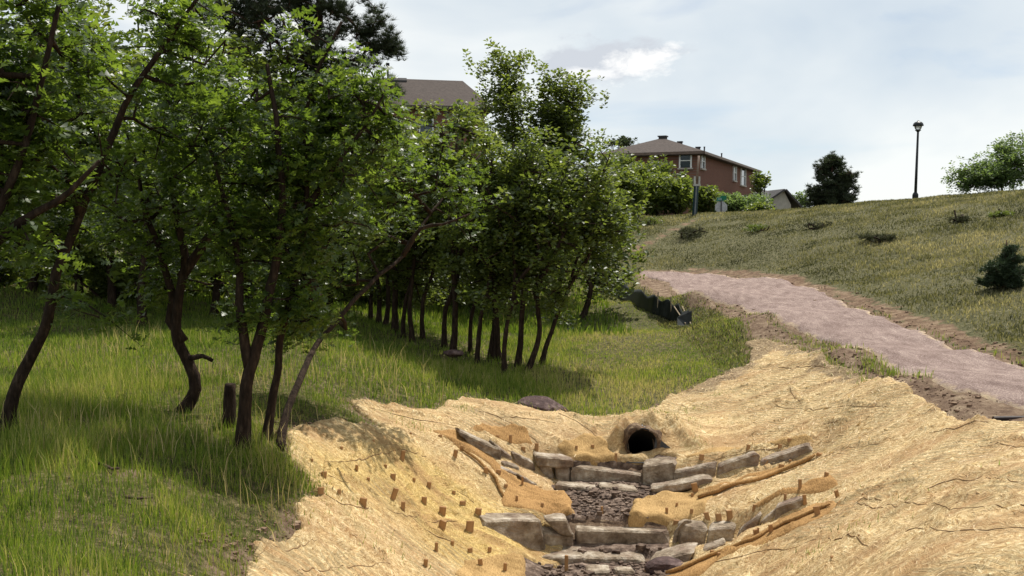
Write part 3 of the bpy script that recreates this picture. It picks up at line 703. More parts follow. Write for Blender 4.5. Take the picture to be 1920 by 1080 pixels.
# flared wings of sheet metal, right one showing, apron below
def plate(q, th=.012):
    q = np.array(q, float); nrm = np.cross(q[1] - q[0], q[2] - q[0]); nrm /= np.linalg.norm(nrm)
    V = np.vstack([q, q + nrm * th]); m = len(q)
    Fc = [tuple(range(m))[::-1], tuple(range(m, 2 * m))] + [(i, (i + 1) % m, (i + 1) % m + m, i + m) for i in range(m)]
    return V, Fc
cx, cz = PIPE[0], PIPE[2]
v, f = plate([(cx + .20, 13.24, cz + .12), (cx + .53, 13.04, cz - .14), (cx + .50, 13.0, cz - .24), (cx + .16, 13.22, cz - .24)]); pchild('flared_wing', v, f, M_flare, cul)
v, f = plate([(cx - .27, 12.96, cz - .222), (cx + .50, 12.93, cz - .222), (cx + .2, 13.24, cz - .212), (cx - .2, 13.24, cz - .212)]); pchild('apron', v, f, M_flare, cul)

# ------------------------------------------------------------------ coir mats and rolls
def coir_mat(name, lo, hi):
    m, nt, out = new_mat(name); b = principled(nt, out, .9, .1); p = coords(nt)
    n1 = noise_n(nt, mapping(nt, p, (70, 25, 40), (0, 0, .6)), 1.0, 4, .7); n2 = noise_n(nt, p, 3, 5, .6)
    f = math_n(nt, 'ADD', math_n(nt, 'MULTIPLY', n1, .6), math_n(nt, 'MULTIPLY', n2, .4))
    L(nt, ramp(nt, f, [(.36, lo), (.64, hi)]).outputs[0], b.inputs['Base Color']); bump(nt, n1, .8, .02, b); return m
M_coir = coir_mat('coir_matting', (.16, .085, .030), (.46, .27, .11))
M_coir_y = coir_mat('coir_matting_pale', (.20, .12, .045), (.52, .34, .15))
MATS = [
 ([(800,815),(850,813),(884,833),(920,862),(950,888),(970,905),(1000,915),(1058,928),(1072,944),(1072,966),(1000,972),(942,958),(936,940),(946,915),(915,882),(862,852)], M_coir, 'ochre coir mat curving down the left bank beside the farther step'),
 ([(905,806),(960,806),(985,815),(1000,835),(1012,852),(960,842),(925,826),(880,815)], M_coir, 'small ochre mat staked above the left wing stones of the farther step'),
 ([(1040,848),(1080,826),(1110,822),(1140,838),(1162,860),(1160,868),(1090,872),(1050,858)], M_coir_y, 'pale ochre mat laid on the slope left of the culvert mouth'),
 ([(1285,862),(1340,846),(1420,838),(1520,830),(1530,836),(1440,850),(1345,862),(1270,872)], M_coir_y, 'pale ochre mat behind the right wing of the farther step'),
 ([(1186,944),(1235,934),(1306,922),(1345,930),(1330,950),(1325,978),(1262,986),(1180,986)], M_coir_y, 'pale ochre mat on the right side of the muddy pool'),
 ([(1300,932),(1340,922),(1400,902),(1460,882),(1535,850),(1545,858),(1470,892),(1400,914),(1330,936)], M_coir, 'narrow ochre mat along the right bank between the two steps'),
 ([(1395,962),(1440,935),(1500,918),(1560,898),(1578,925),(1520,938),(1452,944),(1420,966)], M_coir, 'ochre mat above the right wing of the nearer step'),
 ([(1225,1100),(1290,1066),(1350,1044),(1430,1006),(1500,972),(1565,948),(1580,962),(1500,1000),(1400,1048),(1330,1082),(1300,1100)], M_coir, 'long ochre mat running down the right bank of the nearer step'),
 ([(870,1056),(940,1048),(985,1054),(985,1090),(900,1110),(850,1090)], M_coir_y, 'yellow ochre mat at the bottom left of the channel'),
]
for i, (pp, mt, lb) in enumerate(MATS):
    wp = world_poly(pp)
    def f(x, y, wp=wp, i=i): return sdf(x, y, wp) + fbm(x, y, 4, 2, 300 + i) * .04
    sheet('coir_mat', f, lambda x, y: Hb(x, y) + .010 * fbm(x, y, 5, 2, 4), .043, .025, mt, (wp[:, 0].min() - .1, wp[:, 0].max() + .1, wp[:, 1].min() - .1, wp[:, 1].max() + .1), kind=None, edge=.035, dip=.10, label=lb, cat='erosion mat', group='ochre coir mats staked beside the channel')
def drape(pp, step=.08, up=0.0, h=None):
    w_ = np.array([hit(px, py, Hb) for px, py in pp]); out = []
    for a_, b_ in zip(w_[:-1], w_[1:]):
        m = max(2, int(np.linalg.norm(b_ - a_) / step))
        for t in np.linspace(0, 1, m, endpoint=False): out.append(a_ + (b_ - a_) * t)
    out.append(w_[-1]); out = np.array(out); out[:, 2] = (h or Hb)(out[:, 0], out[:, 1]) + up
    return out
ROLLS = [([(1308,942),(1345,930),(1400,912),(1460,892),(1528,862)], .030, 'ochre coir roll staked along the right bank between the steps'),
         ([(1248,1084),(1330,1052),(1410,1022),(1470,990),(1556,956)], .022, 'ochre coir roll along the right bank below the nearer step'),
         ([(866,850),(900,874),(930,905),(944,938)], .020, 'ochre coir roll curving down the left bank')]
for i, (pp, r, lb) in enumerate(ROLLS):
    pth = drape(pp, .09, r * .7 + .05); _u = 0; rr_ = r * (1 + .25 * np.array([vnoise(np.array([k * .7]), np.array([i * 3.]), 5)[0] for k in range(len(pth))])); rr_[0] *= .7; rr_[-1] *= .5
    v, f = tube(pth, rr_, 10, True, .12, i); o = link('coir_roll', py_mesh('coir_roll', v, f, M_coir, True), label=lb, cat='coir roll')

# ------------------------------------------------------------------ wooden stakes
M_wood = simple_mat('stake_wood', [(.3, (.20, .105, .045)), (.6, (.38, .22, .10)), (.75, (.50, .33, .17))], 9, .8, .2, .6, .006, (1, 1, .12))
ORD = ['first', 'second', 'third', 'fourth', 'fifth', 'sixth', 'seventh', 'eighth', 'ninth', 'tenth', 'eleventh', 'twelfth']
ROWS = [
 ('in the lower row on the yellow straw', [(601,930,16,12,.05),(636,927,10,6,0),(680,952,18,13,.12),(755,962,20,8,.05),(829,968,18,13,.1),(867,952,12,11,.1),(896,967,14,12,.1)]),
 ('in the middle row on the yellow straw', [(607,898,14,10,.1),(668,886,14,6,.1),(735,940,24,10,.35),(795,947,15,10,.05),(803,918,14,8,.15)]),
 ('in the upper row on the yellow straw', [(753,866,20,8,.2),(736,902,13,10,.1)]),
 ('below the seam of the yellow straw bank', [(827,996,20,13,.2),(880,1000,22,14,.1),(818,1038,20,6,0),(848,1026,12,6,0),(917,1040,14,7,.1),(882,1040,12,9,0),(902,1066,18,9,-.1),(797,1066,18,8,.1),(947,1076,20,7,0)]),
 ('on the ochre mat curving down left', [(826,823,8,7,0),(852,860,16,8,.2),(864,848,12,7,.25),(910,891,14,8,.1),(934,893,12,9,.1),(948,918,10,7,.1),(968,946,16,5,.05),(979,914,20,4,.05),(1016,955,12,6,.1)]),
 ('behind the farther step, left side', [(933,824,8,7,0),(957,834,18,6,0),(981,847,9,8,.05),(1006,850,18,7,0)]),
 ('on the pale mat left of the culvert mouth', [(1080,846,10,5,.1),(1111,844,10,6,0),(1155,862,12,5,0)]),
 ('behind the farther step, right side', [(1315,865,13,9,.05),(1402,846,12,7,.1),(1461,843,10,7,.2),(1480,830,8,9,.1)]),
 ('along the coir roll between the steps', [(1306,926,20,11,-.25),(1394,912,10,6,0),(1435,876,14,8,.05),(1464,886,15,10,.05),(1482,870,8,5,0),(1534,858,9,9,.2)]),
 ('on the pale mat beside the muddy pool', [(1250,968,16,5,0),(1268,955,12,5,.1),(1296,968,14,6,.05),(1297,938,13,5,.1)]),
 ('in the short row behind the nearer step', [(1268,984,9,11,0),(1328,977,16,9,-.3),(1349,980,16,11,-.2),(1369,977,20,11,-.12)]),
 ('above the right wing of the nearer step', [(1414,958,12,8,.1),(1472,940,14,5,0),(1500,922,22,7,.05),(1510,950,22,7,-.1),(1548,900,14,8,.2),(1572,936,18,8,-.35)]),
 ('down the long ochre mat on the right bank', [(1348,1048,12,7,0),(1334,1046,14,8,.1),(1418,1012,20,9,-.15),(1447,1003,20,8,-.2),(1535,972,22,11,-.25),(1421,1008,18,4,0)]),
 ('of the short pegs dotted over the near right blanket', [(1618,932,7,4,0),(1668,880,6,4,.1),(1745,848,6,4,0),(1790,960,7,4,.1),(1700,985,7,5,0),(1850,880,6,4,0),(1610,1010,8,5,.1),(1735,1035,8,5,0),(1560,1050,8,5,-.1),(1880,985,7,4,.1)]),
 ('of the short pegs on the upper left straw', [(640,845,8,5,.1),(700,832,7,5,0),(770,818,7,4,.1),(585,868,8,5,0),(722,880,9,6,.1),(690,905,10,6,.1),(850,930,10,7,.1),(775,905,9,6,.2)]),
 ('in the mud of the channel', [(1062,1066,24,7,0),(1129,962,12,4,0),(1212,1072,12,7,0)]),
]
def stake(px, py, hp, wp_, lean, label):
    c = hit(px, py, Hb); D = c[1]; hh = hp * D / F * 1.08; ww = wp_ * D / F; dd = max(.02, ww * .45)
    v = boxv(0, 0, hh / 2 - .06, ww, dd, hh + .12); rng = np.random.RandomState(int(px + py))
    bm = bmesh.new(); vs = [bm.verts.new(q) for q in v]
    for q in BOXF: bm.faces.new([vs[i] for i in q])
    bmesh.ops.bevel(bm, geom=bm.edges[:], offset=.004, segments=1, affect='EDGES')
    for q in bm.verts: q.co += Vector((rng.rand(3) - .5) * .004)
    me = bpy.data.meshes.new('wooden_stake'); bm.to_mesh(me); bm.free(); me.materials.append(M_wood)
    o = link('wooden_stake', me, None, label, 'stake', 'wooden stakes pinning the straw blankets', None, tuple(c))
    o.rotation_euler = (rng.uniform(-.12, .05), lean, rng.uniform(-.5, .5))
for desc, row in ROWS:
    row = sorted(row)
    for i, s in enumerate(row):
        nm = 'leftmost' if i == 0 else ('rightmost' if i == len(row) - 1 else ORD[i] + ' from the left')
        if len(row) == 1: nm = 'single'
        stake(*s, f'wooden stake, {nm} {desc}')

# ------------------------------------------------------------------ sticks, clods, dark bar, silt fence
M_twig = simple_mat('dead_twig', [(.3, (.03, .02, .015)), (.7, (.12, .08, .06))], 14, .95, .1, .6, .01)
def stick(pp, r, label, cat='stick', name='stick', mat=None, up=.01, h=None):
    pth = drape(pp, .12, up, h); v, f = tube(pth, np.linspace(r, r * .55, len(pth)), 6, True, .25, len(pp))
    return link(name, py_mesh(name, v, f, mat or M_twig, True), label=label, cat=cat)
M_bar = metal_mat('dark_bar', (.03, .018, .016), .6)
w0 = hit(1862, 793, H); w1 = w0 + np.array([1.6, .05, 0.02])
v, f = tube([w0 + (0, 0, .05), (w0 + w1) / 2 + (0, 0, .05), w1 + (0, 0, .05)], .028, 8)
link('steel_bar', py_mesh('steel_bar', v, f, M_bar), label='dark bar lying on the soil at the right edge below the path', cat='bar')
stick([(148,864),(190,872),(222,880)], .018, 'dark fallen stick lying in the shaded grass'); stick([(235,934),(260,937),(285,935)], .014, 'short dark stick lying in the sunny grass')
stick([(1632,1003),(1700,1001),(1780,1006)], .010, 'thin long stick on the near right straw blanket')
stick([(1060,797),(1075,812),(1095,818)], .012, 'crooked twig on the straw bank left of the culvert')
# clods of earth along the path edge and where the straw meets the grass
rng = np.random.RandomState(14); parts = []
W_E = [world_poly(p) for p in ([(1290,556),(1380,588),(1460,620),(1560,664),(1650,702),(1740,742),(1830,782)], [(1420,522),(1560,560),(1680,608),(1800,648),(1925,694)], [(540,812),(545,850),(585,900),(600,935),(560,960),(550,1000)], [(540,800),(600,795),(700,803)], [(400,1050),(480,1030),(545,1002)], [(1140,786),(1230,768),(1330,714),(1400,690)], [(1170,800),(1200,798),(1250,800),(1290,820)])]
for pl, cnt, sp_ in zip(W_E, (1000, 600, 140, 60, 140, 140, 14), (.33, .28, .10, .08, .16, .07, .06)):
    for k in range(cnt):
        t = rng.rand() * (len(pl) - 1); i = int(t); q = pl[i] + (pl[i + 1] - pl[i]) * (t - i) + rng.randn(2) * sp_
        r = rng.uniform(.006, .020) * (.6 + rng.rand() ** 4 * 1.6); z = float(H(q[0], q[1])[0])
        v = boxv(0, 0, 0, r * 1.7, r * 1.6 * rng.uniform(.6, 1.2), r * rng.uniform(.7, 1.4), rng.rand() * 3); v *= (1 + .4 * (rng.rand(8, 3) - .5)); v += (q[0], q[1], z + r * .25)
        parts.append((v, BOXF))
M_clod = simple_mat('earth_clod', [(.3, (.06, .033, .024)), (.55, (.17, .11, .075)), (.72, (.33, .25, .17))], 3.0, .95, .1, .8, .02)
v, f = merge(parts); link('earth_clods', py_mesh('earth_clods', v, f, M_clod), kind='stuff', label='clods of earth along the edges of path and straw')

sf = [(1130,545),(1168,556),(1200,572),(1226,583),(1252,592),(1272,600),(1290,607)]
M_fab, _nt, _o = new_mat('silt_fabric'); _b = principled(_nt, _o, .55, .35)
L(_nt, ramp(_nt, noise_n(_nt, coords(_nt), 5, 5, .6), [(.3, (.006, .008, .007)), (.7, (.022, .026, .024))]).outputs[0], _b.inputs['Base Color'])
b0 = np.array([hit(px, py + 2) for px, py in sf]); fen = empty('silt_fence', tuple(b0[-1]), 'sagging black silt fence with wooden posts below the path end', 'fence')
tt = np.linspace(0, len(sf) - 1, 60); rowsV = []
for t in tt:
    i = min(int(t), len(sf) - 2); q = b0[i] + (b0[i + 1] - b0[i]) * (t - i)
    hh = .50 - .12 * math.sin(t * math.pi) ** 2 - (.10 if t > 5 else 0)
    for j in range(6):
        s = j / 5.0; wv_ = .018 * math.sin(t * 9.3 + s * 2) * (1 - s * .4); rowsV.append(q + np.array([wv_ * .4 - .1 * (1 - s), wv_ - .05, -.08 + (hh + .08) * s]))
Vf = np.array(rowsV); Fc = [(i * 6 + j, (i + 1) * 6 + j, (i + 1) * 6 + j + 1, i * 6 + j + 1) for i in range(len(tt) - 1) for j in range(5)]
fb = pchild('fabric', Vf, Fc, M_fab, fen, True); sm = fb.modifiers.new('thickness', 'SOLIDIFY'); sm.thickness = .006
M_post = simple_mat('fence_post', [(.3, (.16, .12, .08)), (.7, (.36, .29, .2))], 9, .85, .2, .4, .005)
for t, ln in ((1.0, 0), (2.1, -.16), (3.2, -.05), (4.3, .05)):
    i = int(t); q = b0[i] + (b0[i + 1] - b0[i]) * (t - i); v, f = tube([q + (0, -.09, -.1), q + (-ln * .5, -.09, .6)], .018, 6); pchild('post', v, f, M_post, fen)
for dx in (0, .22):   # two posts fallen at the near end
    v, f = tube([b0[-2] + (-.15 + dx, -.15, .42), b0[-1] + (-.1 + dx * .6, -.2, .05)], .016, 6); pchild('post', v, f, M_post, fen)
# folded end of the fabric lying on the grass
v = np.array([b0[-1] + d for d in ((-.32, -.25, .02), (.0, -.32, .01), (.08, -.05, .02), (.10, .0, .36), (-.1, .0, .36), (-.3, -.1, .2))])
pchild('folded_end', v, [(0, 1, 2, 5), (5, 2, 3, 4)], M_fab, fen)

# ------------------------------------------------------------------ grass
def blades(name, x, y, hgt, wid, col, seed, label, bend=.45, mat=None, base=None):
    rng = np.random.RandomState(seed); n = len(x); z = (base or H)(x, y)
    az = rng.rand(n) * 2 * math.pi; dirx, diry = np.cos(az), np.sin(az)
    fa = rng.uniform(-1.1, 1.1, n); px_, py_ = np.cos(fa), np.sin(fa)       # blade face, mostly across the view but turned at random
    bd = bend * rng.rand(n) * hgt + .03 * hgt
    V = np.empty((n, 5, 3))
    for k, (s, wk) in enumerate(((0, .8), (0, -.8), (.55, .55), (.55, -.55), (1, 0))):
        o = s * s * bd
        V[:, k, 0] = x + dirx * o + px_ * wid * wk * .5; V[:, k, 1] = y + diry * o + py_ * wid * wk * .5; V[:, k, 2] = z - .015 + (hgt * s - o * .35)
    b = np.arange(n)[:, None] * 5
    Fc = np.concatenate([b + [0, 1, 3], b + [0, 3, 2], b + [2, 3, 4]]).astype(np.int32)
    me = mesh_np(name, V.reshape(-1, 3), Fc, mat or M_blade); set_col(me, 'Col', np.repeat(col, 5, 0))
    return link(name, me, None, label, kind='stuff')
def bare(x, y):
    k = np.maximum.reduce([straw_full(x, y) , sdf(x, y, W_PATH) + .15, sdf(x, y, W_DN), sdf(x, y, W_RF) + .05, sdf(x, y, W_TR) + .0])
    for b in BARE: k = np.maximum(k, sdf(x, y, b))
    return k
def straw_full(x, y): return sdf(x, y, W_STRAW) + fbm(x, y, 2.2, 3, 31) * 0.16
def in_view(x, y, z, m=60):
    px, py = proj(x, y, z); return (px > -m * 5) & (px < 1920 + m * 6) & (py < 1080 + 140) & (y > 3)
def scatter(nn, x0, x1, y0, y1, seed, dens):
    rng = np.random.RandomState(seed); x = rng.uniform(x0, x1, nn); y = rng.uniform(y0, y1, nn)
    z = H(x, y); k = in_view(x, y, z); x, y = x[k], y[k]
    b = bare(x, y) + rng.randn(len(x)) * .10 + fbm(x, y, 1.5, 2, 66) * .25
    p = dens(x, y) * (b < 0); k = rng.rand(len(x)) < p; return x[k], y[k], rng
def mixcol(cols, f):
    cols = np.array(cols); f = np.clip(f, 0, .999) * (len(cols) - 1); i = f.astype(int); t = (f - i)[:, None]; return cols[i] * (1 - t) + cols[i + 1] * t
LUSH = [(.036, .060, .011), (.074, .125, .016), (.135, .200, .024), (.23, .26, .055), (.36, .31, .15)]
HILL = [(.022, .026, .011), (.054, .058, .025), (.102, .102, .046), (.16, .152, .080), (.27, .24, .145)]
# near lawn
x, y, rng = scatter(250000, -8, 3.5, 4, 12.5, 1, lambda x, y: .34 + .66 * sstep(-.30, .30, fbm(x, y, .9, 3, 8) + .6 * fbm(x, y, 4.5, 2, 18)))
patch = fbm(x, y, .55, 3, 15); tall = sstep(9.5, 6, y) * sstep(-2.2, -3.6, x) + .6 * (patch > .2)
h_ = (.05 + .12 * rng.rand(len(x)) ** 1.5) * (1 + .7 * patch) * (1 + .8 * tall) * (.45 + .55 * sstep(.02, .6, -straw_full(x, y)))
f_ = .42 + patch * .4 + fbm(x, y, 3.1, 2, 5) * .3 + rng.randn(len(x)) * .2 + .2 * tall * (rng.rand(len(x)) > .4)
blades('meadow_grass', x, y, h_, .0045 + .005 * rng.rand(len(x)), mixcol(LUSH, f_), 2, 'tall green meadow grass under the near oaks')
x, y, rng = scatter(90000, -8, 3.5, 4, 13, 41, lambda x, y: np.full(x.shape, .5))
blades('dry_thatch', x, y, .03 + .05 * rng.rand(len(x)), .005 + .005 * rng.rand(len(x)), mixcol([(.06, .045, .02), (.17, .125, .06), (.32, .25, .13), (.11, .13, .03)], rng.rand(len(x))), 42, 'dead thatch and short litter between the grass tufts', bend=2.2)
# middle lawn and bowl
x, y, rng = scatter(330000, -13, 8, 12.5, 30, 3, lambda x, y: (.45 + .55 * sstep(-.3, .3, fbm(x, y, .7, 3, 8))) * np.clip(17 / y, 0, 1))
patch = fbm(x, y, .45, 3, 15); dr = sstep(-.5, .6, fbm(x, y, .35, 2, 7) + .9 * sstep(19, 25, y) * sstep(-1, 3, x) - .1)
h_ = (.06 + .12 * rng.rand(len(x))) * (1 + .6 * patch) * (1 - .45 * dr * sstep(0, 3, x))
f_ = .46 + patch * .35 + fbm(x, y, 2.1, 2, 5) * .25 + rng.randn(len(x)) * .18 + .30 * dr * sstep(-1, 2, x)
blades('meadow_grass', x, y, h_, .009 + .010 * rng.rand(len(x)), mixcol(LUSH, f_), 4, 'green grass in the hollow around the oak grove')
# hillside
x, y, rng = scatter(760000, 2, 40, 13, 58, 5, lambda x, y: (.30 + .70 * sstep(-.45, .35, fbm(x, y, .8, 3, 28))) * np.clip(26 / y, .35, 1) * ((x > 4) | (y > 30)))
patch = fbm(x, y, .22, 4, 35); h_ = (.04 + .09 * rng.rand(len(x))) * (1 + .6 * patch)
f_ = .48 + patch * .55 + fbm(x, y, 1.1, 3, 5) * .5 + rng.randn(len(x)) * .2
blades('hillside_grass', x, y, h_, .012 + .018 * rng.rand(len(x)) + .0004 * y, mixcol(HILL, f_), 6, 'short dry grass on the hillside above the path', bend=.9)
# left slope behind the trees
x, y, rng = scatter(120000, -30, 3, 22, 60, 7, lambda x, y: np.full(x.shape, .6))
blades('slope_grass', x, y, .12 + .2 * rng.rand(len(x)), .03 + .03 * rng.rand(len(x)), mixcol(LUSH, .35 + rng.randn(len(x)) * .2), 8, 'rough grass on the slope behind the trees')
# tall seed heads in the near grass and weeds through the straw
x, y, rng = scatter(5200, -7, 1.5, 4.5, 16, 9, lambda x, y: sstep(-.1, .4, fbm(x, y, .5, 2, 99) + .2 * (x < -3)))
blades('seed_grass', x, y, .28 + .22 * rng.rand(len(x)), .006 + .006 * rng.rand(len(x)), mixcol([(.20, .17, .08), (.42, .35, .20)], rng.rand(len(x))), 10, 'pale dry seed stalks standing in the meadow grass', bend=.55)
rng = np.random.RandomState(77); xs, ys = [], []
for (px, py, n_, r) in ((1235, 775, 320, .30), (770, 800, 130, .2), (1290, 770, 60, .15), (1340, 745, 40, .08), (1120, 785, 60, .2), (620, 985, 60, .4), (690, 985, 70, .35), (1700, 945, 60, .4), (1530, 1040, 60, .3), (1310, 830, 40, .12), (870, 770, 90, .12), (560, 900, 160, .2), (540, 870, 160, .2), (1580, 925, 25, .2)):
    c = hit(px, py, Hb); xs.append(c[0] + rng.randn(n_) * r); ys.append(c[1] + rng.randn(n_) * r * .6)
xs = np.concatenate(xs); ys = np.concatenate(ys)
blades('sprouting_weeds', xs, ys, .04 + .09 * rng.rand(len(xs)), .008 + .006 * rng.rand(len(xs)), mixcol(LUSH, .45 + rng.randn(len(xs)) * .2), 11, 'sparse green shoots coming through the straw', base=Hb)
# seams: dark tubes standing in for shadow gaps at the overlaps, parented to the blanket
M_seam_shade = simple_mat('seam_shade_line', [(.3, (.14, .085, .045)), (.7, (.32, .21, .11))], 20, .95, .1, .5, .01)
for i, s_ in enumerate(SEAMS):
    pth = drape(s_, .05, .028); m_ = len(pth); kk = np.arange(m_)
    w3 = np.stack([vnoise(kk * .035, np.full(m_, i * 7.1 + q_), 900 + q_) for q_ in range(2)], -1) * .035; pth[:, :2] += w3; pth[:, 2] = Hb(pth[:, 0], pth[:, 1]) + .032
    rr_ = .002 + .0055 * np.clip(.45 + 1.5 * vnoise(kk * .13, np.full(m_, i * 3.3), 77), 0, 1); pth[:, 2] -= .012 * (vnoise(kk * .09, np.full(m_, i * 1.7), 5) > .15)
    v, f = tube(pth, rr_, 6, True, .3, i); link('seam', py_mesh('seam', v, f, M_seam_shade, True), blanket)
# loose straw
MAT_P = [world_poly(m[0]) for m in MATS]
def mats_sd(x, y): return np.maximum.reduce([sdf(x, y, q) for q in MAT_P])
def straw_bits(nn, x0, x1, y0, y1, seed, ln, wd):
    rng = np.random.RandomState(seed); x = rng.uniform(x0, x1, nn); y = rng.uniform(y0, y1, nn)
    k = (straw_sd(x, y) > .02) & ~((np.abs(x - 1.93) < .3) & (y > 12.9) & (y < 14.3)) & ((rng.rand(nn) < .12) | (mats_sd(x, y) < .02)) & ((y > 8) | (rng.rand(nn) < .45 + .0 * y)); x, y = x[k], y[k]; z = Hb(x, y) + .03; k = in_view(x, y, z, 20); x, y, z = x[k], y[k], z[k]; n = len(x)
    l = ln * (.5 + rng.rand(n)); a = rng.rand(n) * math.pi; up = rng.rand(n) ** 3 * .35
    d = np.stack([np.cos(a) * l, np.sin(a) * l, up * l], -1) * .5; e = np.stack([-np.sin(a), np.cos(a), rng.randn(n) * .5], -1) * wd * .5
    # follow the slope
    g = (Hb(x + .05, y) - z + .03) / .05; g2 = (Hb(x, y + .05) - z + .03) / .05
    d[:, 2] += d[:, 0] * np.clip(g, -1, 1) + d[:, 1] * np.clip(g2, -1, 1)
    c = np.stack([x, y, z + .006], -1); V = np.stack([c - d - e, c - d + e, c + d + e, c + d - e], 1)
    me = mesh_np('loose_straw', V.reshape(-1, 3), np.arange(n * 4).reshape(-1, 4), M_straw_fibre)
    yel = sstep(-.5, .5, sdf(x, y, W_YEL)); r = rng.rand(n)
    col = mixcol([(.32, .20, .09), (.50, .35, .18), (.64, .48, .27), (.76, .62, .40)], r); col[:, 2] *= (1 - .4 * yel)
    set_col(me, 'Col', np.repeat(col, 4, 0)); return link('loose_straw', me, None, 'loose straw fibres lying on the erosion blankets', kind='stuff')
straw_bits(26000, -2.5, 7, 4.8, 13, 21, .045, .0036)
straw_bits(12000, -1, 9, 11, 20, 22, .07, .007)

# ------------------------------------------------------------------ leaves, twigs, trees
def leaf_lobed():
    h = np.array([(0, 0), (.30, .34), (.02, .36), (.40, .66), (.02, .70), (.16, .92), (0, 1.0)])
    mid = [(0, 0, 0), (0, .36, .04), (0, .70, .03), (0, 1.0, -.06)]
    V = mid + [(s * px_, py_, z) for s in (1, -1) for (px_, py_, z) in ((.30, .34, .10), (.40, .64, .08), (.18, .90, .0))]
    Fc = [(0, 4, 1), (1, 5, 2), (2, 6, 3), (0, 1, 7), (1, 2, 8), (2, 3, 9)]
    return np.array(V, float), np.array(Fc)
def leaf_simple():
    V = [(0, 0, 0), (.34, .5, .09), (0, 1, -.05), (-.34, .5, .09), (0, .5, 0)]
    return np.array(V, float), np.array([(0, 1, 2), (0, 2, 3)])
def sprig(leaf, nl, size, rng, up=.35, spread=.5):
    LV, LF = leaf; V = []; Fc = []
    for k in range(nl):
        az = k * 2.4 + rng.rand() * .6; el = rng.uniform(-.25, .8); s = size * rng.uniform(.7, 1.15)
        d = np.array([math.cos(az) * math.cos(el), math.sin(az) * math.cos(el), math.sin(el)])
        u = np.array([0, 0, 1.0]) + rng.randn(3) * .5; sd_ = np.cross(d, u); sd_ /= np.linalg.norm(sd_); up_ = np.cross(sd_, d)
        base = d * size * .25 + np.array([0, 0, (rng.rand() - .5) * size * 1.2])
        V.append(base + (LV[:, :1] * sd_ + LV[:, 1:2] * d + LV[:, 2:3] * up_) * s); Fc.append(LF + len(LV) * k)
    return np.vstack(V), np.vstack(Fc)
def needle_tuft(nl, size, wid, rng):
    V = []; Fc = []
    for k in range(nl):
        d = rng.randn(3); d[2] = abs(d[2]) * .8 + .1; d /= np.linalg.norm(d); s = np.cross(d, rng.randn(3)); s /= np.linalg.norm(s)
        V += [s * wid * .5, -s * wid * .5, d * size * rng.uniform(.7, 1.1)]; Fc.append((3 * k, 3 * k + 1, 3 * k + 2))
    return np.array(V), np.array(Fc)
_r = np.random.RandomState(3)
SPR = {
 'oak': [sprig(leaf_lobed(), 7, .108, _r) for _ in range(6)],
 'oak_mid': [sprig(leaf_simple(), 7, .105, _r) for _ in range(6)],
 'oak_far': [sprig(leaf_simple(), 7, .19, _r) for _ in range(6)],
 'pine': [needle_tuft(26, .20, .014, _r) for _ in range(5)],
 'pine_far': [needle_tuft(16, .36, .05, _r) for _ in range(5)],
 'spruce': [needle_tuft(16, .085, .012, _r) for _ in range(5)],
}
def place_sprigs(pos, kind, rng, scale=(.75, 1.2)):
    Vs, Fs, o = [], [], 0; T = SPR[kind]; which = rng.randint(len(T), size=len(pos))
    for w_ in range(len(T)):
        k = np.where(which == w_)[0]
        if not len(k): continue
        V, Fc = T[w_]; n = len(k); az = rng.rand(n) * 6.283; tl = rng.randn(n) * .35; s = rng.uniform(*scale, n)
        ca, sa = np.cos(az), np.sin(az); ct, st = np.cos(tl), np.sin(tl)
        R = np.zeros((n, 3, 3)); R[:, 0, 0] = ca; R[:, 0, 1] = -sa * ct; R[:, 0, 2] = sa * st; R[:, 1, 0] = sa; R[:, 1, 1] = ca * ct; R[:, 1, 2] = -ca * st; R[:, 2, 1] = st; R[:, 2, 2] = ct
        VV = np.einsum('nij,vj->nvi', R, V) * s[:, None, None] + pos[k][:, None, :]
        FF = Fc[None] + (np.arange(n) * len(V))[:, None, None] + o
        Vs.append(VV.reshape(-1, 3)); Fs.append(FF.reshape(-1, Fc.shape[1])); o += n * len(V)
    return np.vstack(Vs), np.vstack(Fs)
def seg_mesh(A, B, ra, rb, n=5):
    A, B = np.asarray(A), np.asarray(B); m = len(A); T = B - A; T /= np.linalg.norm(T, axis=1)[:, None] + 1e-9
    ref = np.tile(np.array([[.37, .21, .9]]), (m, 1)); U = np.cross(T, ref); U /= np.linalg.norm(U, axis=1)[:, None] + 1e-9; W_ = np.cross(T, U)
    a = np.arange(n) * 2 * math.pi / n
    ca, sa = np.cos(a)[None, :, None], np.sin(a)[None, :, None]
    ring = lambda C, r: C[:, None] + r[:, None, None] * (ca * U[:, None] + sa * W_[:, None])
    V = np.concatenate([ring(A, ra), ring(B + T * (rb * .5)[:, None], rb)], 1).reshape(-1, 3)
    b = (np.arange(m) * 2 * n)[:, None]; j = np.arange(n); Fc = np.stack([b + j, b + (j + 1) % n, b + n + (j + 1) % n, b + n + j], -1).reshape(-1, 4)
    return V, Fc
def catmull(p, step=.12):
    p = np.asarray(p, float); q = np.vstack([2 * p[0] - p[1], p, 2 * p[-1] - p[-2]]); out = []
    for i in range(1, len(q) - 2):
        m = max(2, int(np.linalg.norm(q[i + 1] - q[i]) / step))
        for t in np.linspace(0, 1, m, endpoint=False):
            out.append(.5 * ((2 * q[i]) + (-q[i - 1] + q[i + 1]) * t + (2 * q[i - 1] - 5 * q[i] + 4 * q[i + 1] - q[i + 2]) * t * t + (-q[i - 1] + 3 * q[i] - 3 * q[i + 1] + q[i + 2]) * t ** 3))
    out.append(p[-1]); return np.array(out)
